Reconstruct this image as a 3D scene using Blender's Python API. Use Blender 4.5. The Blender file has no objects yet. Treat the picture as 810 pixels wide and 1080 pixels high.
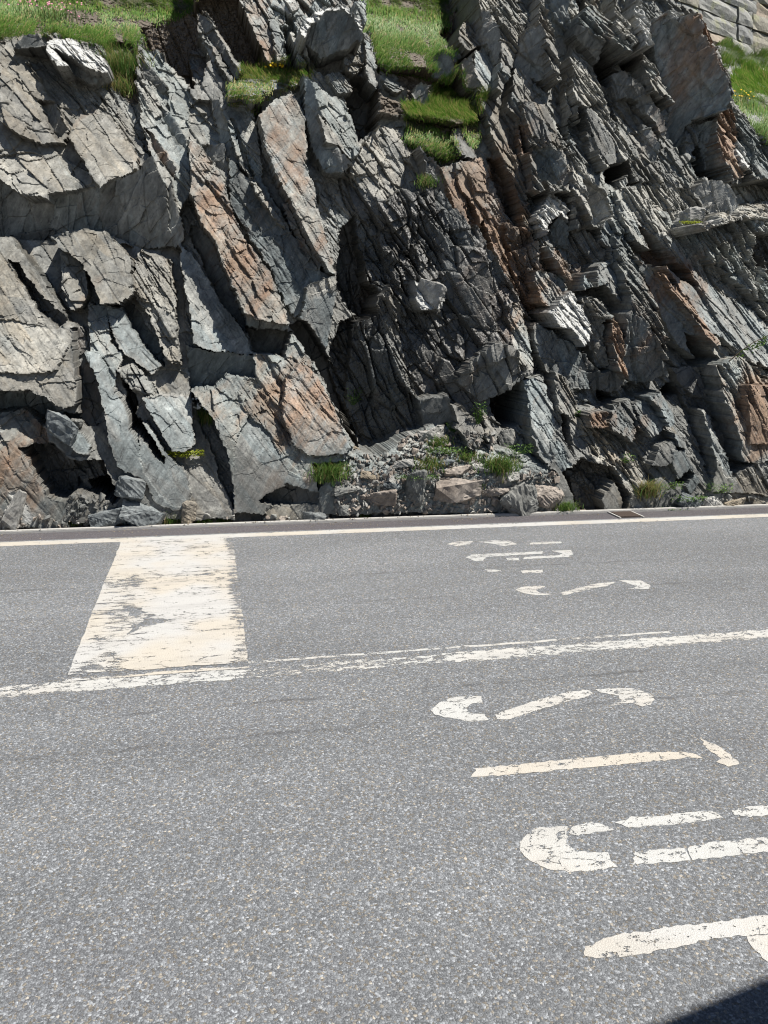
import bpy, bmesh, math, random
import numpy as np
from mathutils import Vector, Matrix, noise
random.seed(7); RNG = np.random.default_rng(11)
scene = bpy.context.scene
COL = scene.collection
R = math.radians

# ------------------------------------------------------------------ camera
H, YAW, PITCH, ROLL, F = 1.70, R(12.8), R(13.3), R(1.12), 813.0
fw = np.array([math.sin(YAW)*math.cos(PITCH), math.cos(YAW)*math.cos(PITCH), -math.sin(PITCH)])
r0 = np.array([math.cos(YAW), -math.sin(YAW), 0.0]); u0 = np.cross(r0, fw)
rt = r0*math.cos(ROLL)+u0*math.sin(ROLL); up = -r0*math.sin(ROLL)+u0*math.cos(ROLL)
EYE = np.array([0, 0, H])
def to_px(x, y, z):
    dx, dy, dz = x-EYE[0], y-EYE[1], z-EYE[2]
    f = dx*fw[0]+dy*fw[1]+dz*fw[2]
    a = dx*rt[0]+dy*rt[1]+dz*rt[2]; b = dx*up[0]+dy*up[1]+dz*up[2]
    return 405+F*a/f, 540-F*b/f
def ray(px, py): return fw+rt*(px-405)/F-up*(py-540)/F
def ground(px, py, z=0.0):
    d = ray(px, py); return EYE+d*((z-H)/d[2])
cam = bpy.data.cameras.new('camera'); co = bpy.data.objects.new('camera', cam); COL.objects.link(co)
cam.sensor_fit = 'VERTICAL'; cam.sensor_height = 24; cam.lens = F/1080*24; cam.clip_start = .05; cam.clip_end = 4000
m = Matrix.Identity(4)
for i, v in enumerate((rt, up, -fw)):
    for j in range(3): m[j][i] = v[j]
m.translation = Vector(EYE); co.matrix_world = m; scene.camera = co

# ------------------------------------------------------------------ light
SUN = Vector((.40, -.22, .89)).normalized()
SUN_STR, SKY_STR, EXPO = 5.0, .05, 1.02
w = bpy.data.worlds.new('World'); scene.world = w; w.use_nodes = True
nt = w.node_tree; bg = nt.nodes['Background']; sky = nt.nodes.new('ShaderNodeTexSky')
sky.sky_type = 'NISHITA'; sky.sun_disc = False; sky.sun_elevation = math.asin(SUN.z)
sky.sun_rotation = math.atan2(SUN.x, SUN.y); sky.altitude = 2000
nt.links.new(sky.outputs[0], bg.inputs[0]); bg.inputs[1].default_value = SKY_STR
sl = bpy.data.lights.new('sun', 'SUN'); sl.energy = SUN_STR; sl.angle = R(.55); sl.color = (1, .96, .9)
so = bpy.data.objects.new('sun', sl); COL.objects.link(so); so.rotation_euler = SUN.to_track_quat('Z', 'Y').to_euler()
scene.view_settings.view_transform = 'Standard'; scene.view_settings.look = 'None'
scene.view_settings.exposure = EXPO; scene.view_settings.gamma = 1
scene.cycles.filter_width = 1.15; scene.cycles.max_bounces = 5; scene.cycles.transparent_max_bounces = 12

# ------------------------------------------------------------------ helpers
def tag(o, label=None, cat=None, group=None, kind=None):
    if label: o['label'] = label
    if cat: o['category'] = cat
    if group: o['group'] = group
    if kind: o['kind'] = kind
    return o
def link(name, me, mat, parent=None):
    o = bpy.data.objects.new(name, me); COL.objects.link(o)
    if mat is not None: me.materials.append(mat)
    if parent is not None: o.parent = parent
    return o
def np_mesh(name, V, quads=None, tris=None, smooth=False, attrs=None, fcol=None):
    me = bpy.data.meshes.new(name)
    nq = 0 if quads is None else len(quads); ntr = 0 if tris is None else len(tris)
    idx = np.concatenate([a.ravel() for a in (quads, tris) if a is not None]).astype(np.int32)
    tot = np.concatenate([np.full(nq, 4), np.full(ntr, 3)]).astype(np.int32)
    me.vertices.add(len(V)); me.vertices.foreach_set('co', np.ascontiguousarray(V, np.float32).ravel())
    me.loops.add(len(idx)); me.loops.foreach_set('vertex_index', idx)
    me.polygons.add(len(tot)); st = np.concatenate([[0], np.cumsum(tot)[:-1]]).astype(np.int32)
    me.polygons.foreach_set('loop_start', st); me.polygons.foreach_set('loop_total', tot)
    me.polygons.foreach_set('use_smooth', np.full(len(tot), smooth))
    for k, v in (attrs or {}).items():
        a = me.attributes.new(k, 'FLOAT', 'POINT'); a.data.foreach_set('value', np.ascontiguousarray(v, np.float32).ravel())
    for k, v in (fcol or {}).items():
        a = me.attributes.new(k, 'FLOAT', 'FACE'); a.data.foreach_set('value', np.ascontiguousarray(v, np.float32).ravel())
    me.update(calc_edges=True); return me
def hsh(i, j, s):
    i = i.astype(np.int64); j = j.astype(np.int64)
    h = (i*374761393 + j*668265263 + s*2147483647) & 0xffffffff
    h = ((h ^ (h >> 13))*1274126177) & 0xffffffff
    h = ((h ^ (h >> 16))*2246822519) & 0xffffffff
    return ((h ^ (h >> 15)) & 0xffffff)/float(0xffffff)
def vnoise(x, y, s=0):
    i = np.floor(x); j = np.floor(y); u = x-i; v = y-j
    u = u*u*u*(u*(u*6-15)+10); v = v*v*v*(v*(v*6-15)+10)
    a = hsh(i, j, s); b = hsh(i+1, j, s); c = hsh(i, j+1, s); d = hsh(i+1, j+1, s)
    return ((a+(b-a)*u)+((c+(d-c)*u)-(a+(b-a)*u))*v)*2-1
def fbm(x, y, s=0, o=4, g=.5):
    r = 0; a = 1; t = 0
    for k in range(o):
        r = r+a*vnoise(x*2**k+k*17.3, y*2**k-k*9.1, s+k); t += a; a *= g
    return r/t
def voro(x, y, s=0):
    """cells: three random numbers, offset from the cell's seed, distance to the border"""
    ci = np.floor(x); cj = np.floor(y)
    f1 = np.full(x.shape, 9.); f2 = np.full(x.shape, 9.)
    ids = [np.zeros(x.shape) for _ in range(2)]; dx = np.zeros(x.shape); dy = np.zeros(x.shape)
    for a in (-1, 0, 1):
        for b in (-1, 0, 1):
            i = ci+a; j = cj+b
            ex = x-(i+.1+.8*hsh(i, j, s)); ey = y-(j+.1+.8*hsh(i, j, s+1))
            d = ex*ex+ey*ey; m1 = d < f1
            f2 = np.where(m1, f1, np.minimum(f2, d)); f1 = np.where(m1, d, f1)
            ids[0] = np.where(m1, i, ids[0]); ids[1] = np.where(m1, j, ids[1])
            dx = np.where(m1, ex, dx); dy = np.where(m1, ey, dy)
    return (hsh(ids[0], ids[1], s+2), hsh(ids[0], ids[1], s+3), hsh(ids[0], ids[1], s+4), dx, dy, np.sqrt(f2)-np.sqrt(f1))
def inside(px, py, P):
    r = np.zeros(px.shape, bool); n = len(P)
    for i in range(n):
        x1, y1 = P[i]; x2, y2 = P[(i+1) % n]
        if y1 == y2: continue
        c = ((y1 > py) != (y2 > py)) & (px < (x2-x1)*(py-y1)/(y2-y1)+x1)
        r ^= c
    return r

# ------------------------------------------------------------------ materials
class N:
    def __init__(s, name):
        s.m = bpy.data.materials.new(name); s.m.use_nodes = True; s.t = s.m.node_tree
        s.b = s.t.nodes['Principled BSDF']; s.b.inputs['Specular IOR Level'].default_value = .3
    def n(s, ty, ins=None, **kw):
        x = s.t.nodes.new('ShaderNode'+ty)
        for k, v in kw.items(): setattr(x, k, v)
        for k, v in (ins or {}).items():
            if isinstance(v, bpy.types.NodeSocket): s.t.links.new(v, x.inputs[k])
            else: x.inputs[k].default_value = v
        return x
    def L(s, a, b): s.t.links.new(a, b)
    def geo(s): return s.n('NewGeometry').outputs['Position']
    def attr(s, k): return s.n('Attribute', attribute_name=k).outputs['Fac']
    def noise(s, v, sc, det=4, rough=.5, out='Fac'): return s.n('TexNoise', {'Vector': v, 'Scale': sc, 'Detail': det, 'Roughness': rough}).outputs[out]
    def vor(s, v, sc, feat='F1', out='Distance', rnd=1): return s.n('TexVoronoi', {'Vector': v, 'Scale': sc, 'Randomness': rnd}, feature=feat).outputs[out]
    def mp(s, v, sc=(1, 1, 1), rot=(0, 0, 0)): return s.n('Mapping', {'Vector': v, 'Scale': sc, 'Rotation': rot}).outputs[0]
    def ramp(s, f, st, interp='LINEAR'):
        x = s.n('ValToRGB', {0: f}); x.color_ramp.interpolation = interp; e = x.color_ramp.elements
        while len(e) < len(st): e.new(.5)
        for q, (p, c) in zip(e, st): q.position = p; q.color = (*c, 1) if isinstance(c, tuple) else (c, c, c, 1)
        return x.outputs[0]
    def mix(s, f, a, b, mode='MIX'):
        x = s.n('Mix', data_type='RGBA', blend_type=mode)
        for sk, v in ((x.inputs[0], f), (x.inputs[6], a), (x.inputs[7], b)):
            if isinstance(v, bpy.types.NodeSocket): s.L(v, sk)
            else: sk.default_value = v if not isinstance(v, tuple) else (*v, 1)
        return x.outputs[2]
    def ma(s, op, a, b=0., c=None, clamp=False):
        x = s.n('Math', operation=op, use_clamp=clamp)
        for i, v in enumerate((a, b, c)):
            if v is None: continue
            if isinstance(v, bpy.types.NodeSocket): s.L(v, x.inputs[i])
            else: x.inputs[i].default_value = v
        return x.outputs[0]
    def smooth(s, v, a, b): return s.n('MapRange', {'Value': v, 'From Min': a, 'From Max': b}, interpolation_type='SMOOTHSTEP').outputs[0]
    def bump(s, h, st, d=.01, nrm=None):
        i = {'Height': h, 'Strength': st, 'Distance': d}
        if nrm is not None: i['Normal'] = nrm
        return s.n('Bump', i).outputs[0]
    def out(s, col=None, rough=None, nrm=None):
        for k, v in (('Base Color', col), ('Roughness', rough), ('Normal', nrm)):
            if v is None: continue
            if isinstance(v, bpy.types.NodeSocket): s.L(v, s.b.inputs[k])
            else: s.b.inputs[k].default_value = v if not isinstance(v, tuple) else (*v, 1)
        return s.m
STRATA = R(58)
def rock_mat(name, dark=(.092, .097, .092), light=(.250, .248, .228)):
    s = N(name); p = s.geo()
    ps = s.mp(s.mp(p, rot=(0, STRATA, 0)), sc=(.25, 1, 1.6))      # stretched along the bedding
    big = s.noise(p, 1.6, 3); med = s.noise(ps, 7, 6, .65); fine = s.noise(p, 55, 5, .7)
    c = s.mix(s.smooth(s.ma('ADD', s.ma('MULTIPLY', big, .6), s.ma('MULTIPLY', med, .6)), .38, .82), dark, light)
    c = s.mix(s.ma('MULTIPLY', s.smooth(s.noise(p, .9, 2), .5, .62), .5), c, (.165, .16, .145))
    tan = s.ma('MULTIPLY', s.attr('tan'), s.smooth(s.noise(p, 4, 5, .6), .28, .62))
    c = s.mix(s.ma('MULTIPLY', tan, .45), c, (.245, .228, .188))
    rm = s.smooth(s.ma('ADD', s.ma('MULTIPLY', s.attr('rust'), .49), s.ma('MULTIPLY', s.noise(ps, 3.2, 6, .68), 1.1)), .72, 1.06)
    rc = s.mix(s.noise(p, 9, 3), (.145, .066, .030), (.215, .135, .078))
    c = s.mix(s.ma('MULTIPLY', rm, .74), c, rc)
    streak = s.noise(s.mp(s.mp(p, rot=(0, STRATA, 0)), sc=(.12, 1, 1.8)), 16, 6, .7); spot = s.noise(p, 13, 6, .7)
    c = s.mix(1., c, s.ramp(streak, [(.3, .68), (.5, 1.0), (.72, 1.35)]), 'MULTIPLY'); c = s.mix(1., c, s.ramp(spot, [(.3, .75), (.5, 1.0), (.7, 1.28)]), 'MULTIPLY')
    hu = s.attr('hue')
    c = s.mix(s.ma('MULTIPLY', s.smooth(hu, .1, 1.3), .5), c, s.mix(.5, s.mix(1., c, (1.22, 1.0, .74), 'MULTIPLY'), (.19, .155, .105)))
    c = s.mix(s.ma('MULTIPLY', s.smooth(s.ma('MULTIPLY', hu, -1.), .1, 1.3), .8), c, s.mix(1., c, (.84, .98, 1.07), 'MULTIPLY'))
    c = s.mix(1., c, s.ramp(s.ma('ADD', s.ma('MULTIPLY', s.attr('val'), .5), .5), [(0, .5), (.5, 1.), (1, 1.6)]), 'MULTIPLY')
    natural = s.ma('MULTIPLY', s.smooth(s.noise(ps, 2.2, 4, .6), .60, .72), .45)
    c = s.mix(natural, c, (.17, .12, .085))
    white_lit = s.ma('MULTIPLY', s.attr('white'), s.smooth(s.noise(p, 22, 3), .3, .5))
    c = s.mix(white_lit, c, (.42, .42, .40))  # white stone and lichen; sunlit rims are also put into this colour
    lic = s.ma('MULTIPLY', s.smooth(s.noise(p, 38, 3, .6), .63, .70), s.smooth(s.noise(p, 1.7, 2), .42, .6))
    c = s.mix(s.ma('MULTIPLY', lic, .6), c, (.31, .31, .28))
    dl = s.ma('MULTIPLY', s.smooth(s.noise(ps, 26, 4, .6), .60, .68), .55)
    c = s.mix(dl, c, (.035, .035, .035))
    c = s.mix(s.ma('MULTIPLY', s.attr('wet_shade'), .62), c, (.035, .031, .027))  # damp stains; shade of gaps and hollows is also put into this colour
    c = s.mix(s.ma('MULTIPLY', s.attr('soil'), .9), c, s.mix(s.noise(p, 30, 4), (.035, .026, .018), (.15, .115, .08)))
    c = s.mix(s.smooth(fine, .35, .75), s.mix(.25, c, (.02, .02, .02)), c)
    rough = s.ma('SUBTRACT', .78, s.ma('MULTIPLY', s.attr('wet_shade'), .38))
    b1 = s.bump(med, .35, .03); b2 = s.bump(fine, .5, .007, b1)
    crk = s.ma('MINIMUM', s.vor(ps, 6, 'DISTANCE_TO_EDGE'), .05)
    b3 = s.bump(crk, .12, .02, s.bump(s.ma('ADD', streak, spot), .4, .012, b2))
    return s.out(c, rough, b3)
ROCK = rock_mat('rock')
def plain(name, col, rough=.7, var=.25, sc=20, bump=.3):
    s = N(name); p = s.geo(); n = s.noise(p, sc, 5, .6)
    lo = tuple(x*(1-var) for x in col); hi = tuple(min(1, x*(1+var)) for x in col)
    return s.out(s.mix(n, lo, hi), rough, s.bump(n, bump, .01))
def asphalt_mat(name, lift=1., grain=1., hue=(1, 1, 1)):
    s = N(name); p = s.geo()
    v1 = s.vor(p, 135/grain, out='Color'); v2 = s.vor(p, 290/grain, out='Color')
    sep1 = s.n('SeparateColor', {0: v1}).outputs; sep2 = s.n('SeparateColor', {0: v2}).outputs
    K = lambda x: x*lift
    g1 = s.ramp(sep1[0], [(0, K(.055)), (.35, K(.09)), (.6, K(.13)), (.82, K(.19)), (.94, K(.28)), (1, K(.41))])
    g2 = s.ramp(sep2[0], [(0, K(.06)), (.5, K(.11)), (.85, K(.17)), (1, K(.29))])
    c = s.mix(.45, g1, g2)
    tint = s.mix(s.smooth(sep1[1], .82, .9), (.955, 1.0, 1.05), (1.10, 1.0, .84)); c = s.mix(1., c, tint, 'MULTIPLY')
    edge = s.vor(p, 135/grain, 'DISTANCE_TO_EDGE'); c = s.mix(s.smooth(edge, .0, .09), s.mix(.45, c, (.04, .04, .042)), c)
    big = s.noise(s.mp(p, (.35, 1.3, 1)), 1.1, 4, .55)
    c = s.mix(1., c, s.ramp(big, [(.3, .84), (.7, 1.12)]), 'MULTIPLY')
    c = s.mix(s.ma('MULTIPLY', s.smooth(s.noise(p, 5.5, 3), .66, .74), .22), c, (.05, .05, .05))
    # hairline seams along the lane
    y = s.n('SeparateXYZ', {0: p}).outputs[1]
    wob = s.ma('MULTIPLY', s.ma('SUBTRACT', s.noise(s.mp(p, (1, .1, 1)), 2.2, 5, .65), .5), .16)
    for yy, k in ((3.03, .5), (3.33, .55), (5.15, .35), (4.6, .3)):
        d = s.ma('ABSOLUTE', s.ma('SUBTRACT', s.ma('ADD', y, wob), yy))
        f = s.ma('MULTIPLY', s.ma('SUBTRACT', 1., s.smooth(d, .004, .022)), s.smooth(s.noise(s.mp(p, (1, .2, 1)), 1.7, 3), .42, .58))
        c = s.mix(s.ma('MULTIPLY', f, k), c, (.04, .04, .04))
    c = s.mix(1., c, hue, 'MULTIPLY')
    h = s.ma('MINIMUM', edge, .25)
    return s.out(c, .82, s.bump(h, .6, .009))
ASPH = asphalt_mat('asphalt', 1.04); GUT = asphalt_mat('gutter_asphalt', .52, .6, (1.08, .97, 1.0))
def paint_mat(name, wear, cream=.4, stretch=(.35, 1, 1), sc=26):
    s = N(name); p = s.geo(); q = s.mp(p, stretch)
    n = s.noise(q, sc, 6, .68); cr = s.vor(s.n('VectorMath', {0: q, 1: s.n('VectorMath', {0: s.noise(q, 14, 3, .5, 'Color'), 1: (.10, .10, 0)}, operation='MULTIPLY').outputs[0]}, operation='ADD').outputs[0], 13, 'DISTANCE_TO_EDGE')
    patch = s.noise(q, 3.5, 3)
    wv = s.ma('ADD', s.ma('ADD', s.attr('wear'), wear), s.ma('MULTIPLY', s.ma('SUBTRACT', patch, .5), .30))
    crack = s.ma('MULTIPLY', s.ma('SUBTRACT', 1., s.smooth(cr, .0, .03)), .14)
    val = s.ma('SUBTRACT', s.ma('SUBTRACT', n, crack), s.ma('MULTIPLY', wv, 1.))
    grain = s.ma('MULTIPLY', s.ma('SUBTRACT', s.vor(p, 135, out='Distance'), .42), .20)
    a = s.smooth(s.ma('ADD', val, grain), -.01, .035)
    col = s.mix(s.smooth(s.noise(p, 1.8, 3), .38, .62), (.355, .35, .335), (.365, .335, .285)) if cream > .5 else s.mix(s.smooth(s.noise(p, 1.6, 3), .4, .65), (.36, .36, .345), (.37, .355, .325))
    dirt = s.smooth(s.vor(p, 135, 'DISTANCE_TO_EDGE'), .09, .0); col = s.mix(s.ma('MULTIPLY', dirt, .32), col, (.15, .145, .135)); scuff = s.smooth(s.noise(s.mp(p, (.25, 1, 1)), 9, 5, .65), .45, .7); col = s.mix(s.ma('MULTIPLY', scuff, .28), col, (.20, .195, .185))
    s.L(a, s.b.inputs['Alpha'])
    return s.out(col, .65, s.bump(s.ma('MINIMUM', s.vor(p, 135, 'DISTANCE_TO_EDGE'), .2), .5, .008))
def grass_mat(name, a, b, dry):
    s = N(name); t = s.attr('tint'); h = s.attr('dry')
    c = s.mix(t, a, b); c = s.mix(s.smooth(h, .72, .95), c, dry)
    s.b.inputs['Roughness'].default_value = .55
    tr = s.n('BsdfTranslucent', {'Color': c}); mx = s.n('MixShader', {0: .35}); s.L(c, s.b.inputs['Base Color'])
    s.L(s.b.outputs[0], mx.inputs[1]); s.L(tr.outputs[0], mx.inputs[2]); s.L(mx.outputs[0], s.t.nodes['Material Output'].inputs[0])
    return s.m
GRASS = grass_mat('grass_blades', (.056, .14, .016), (.135, .24, .034), (.30, .26, .10))
WEED = grass_mat('weed_leaves', (.05, .115, .02), (.12, .20, .04), (.26, .22, .09))
MOSS = grass_mat('moss', (.20, .25, .02), (.30, .32, .03), (.35, .33, .08))

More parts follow.
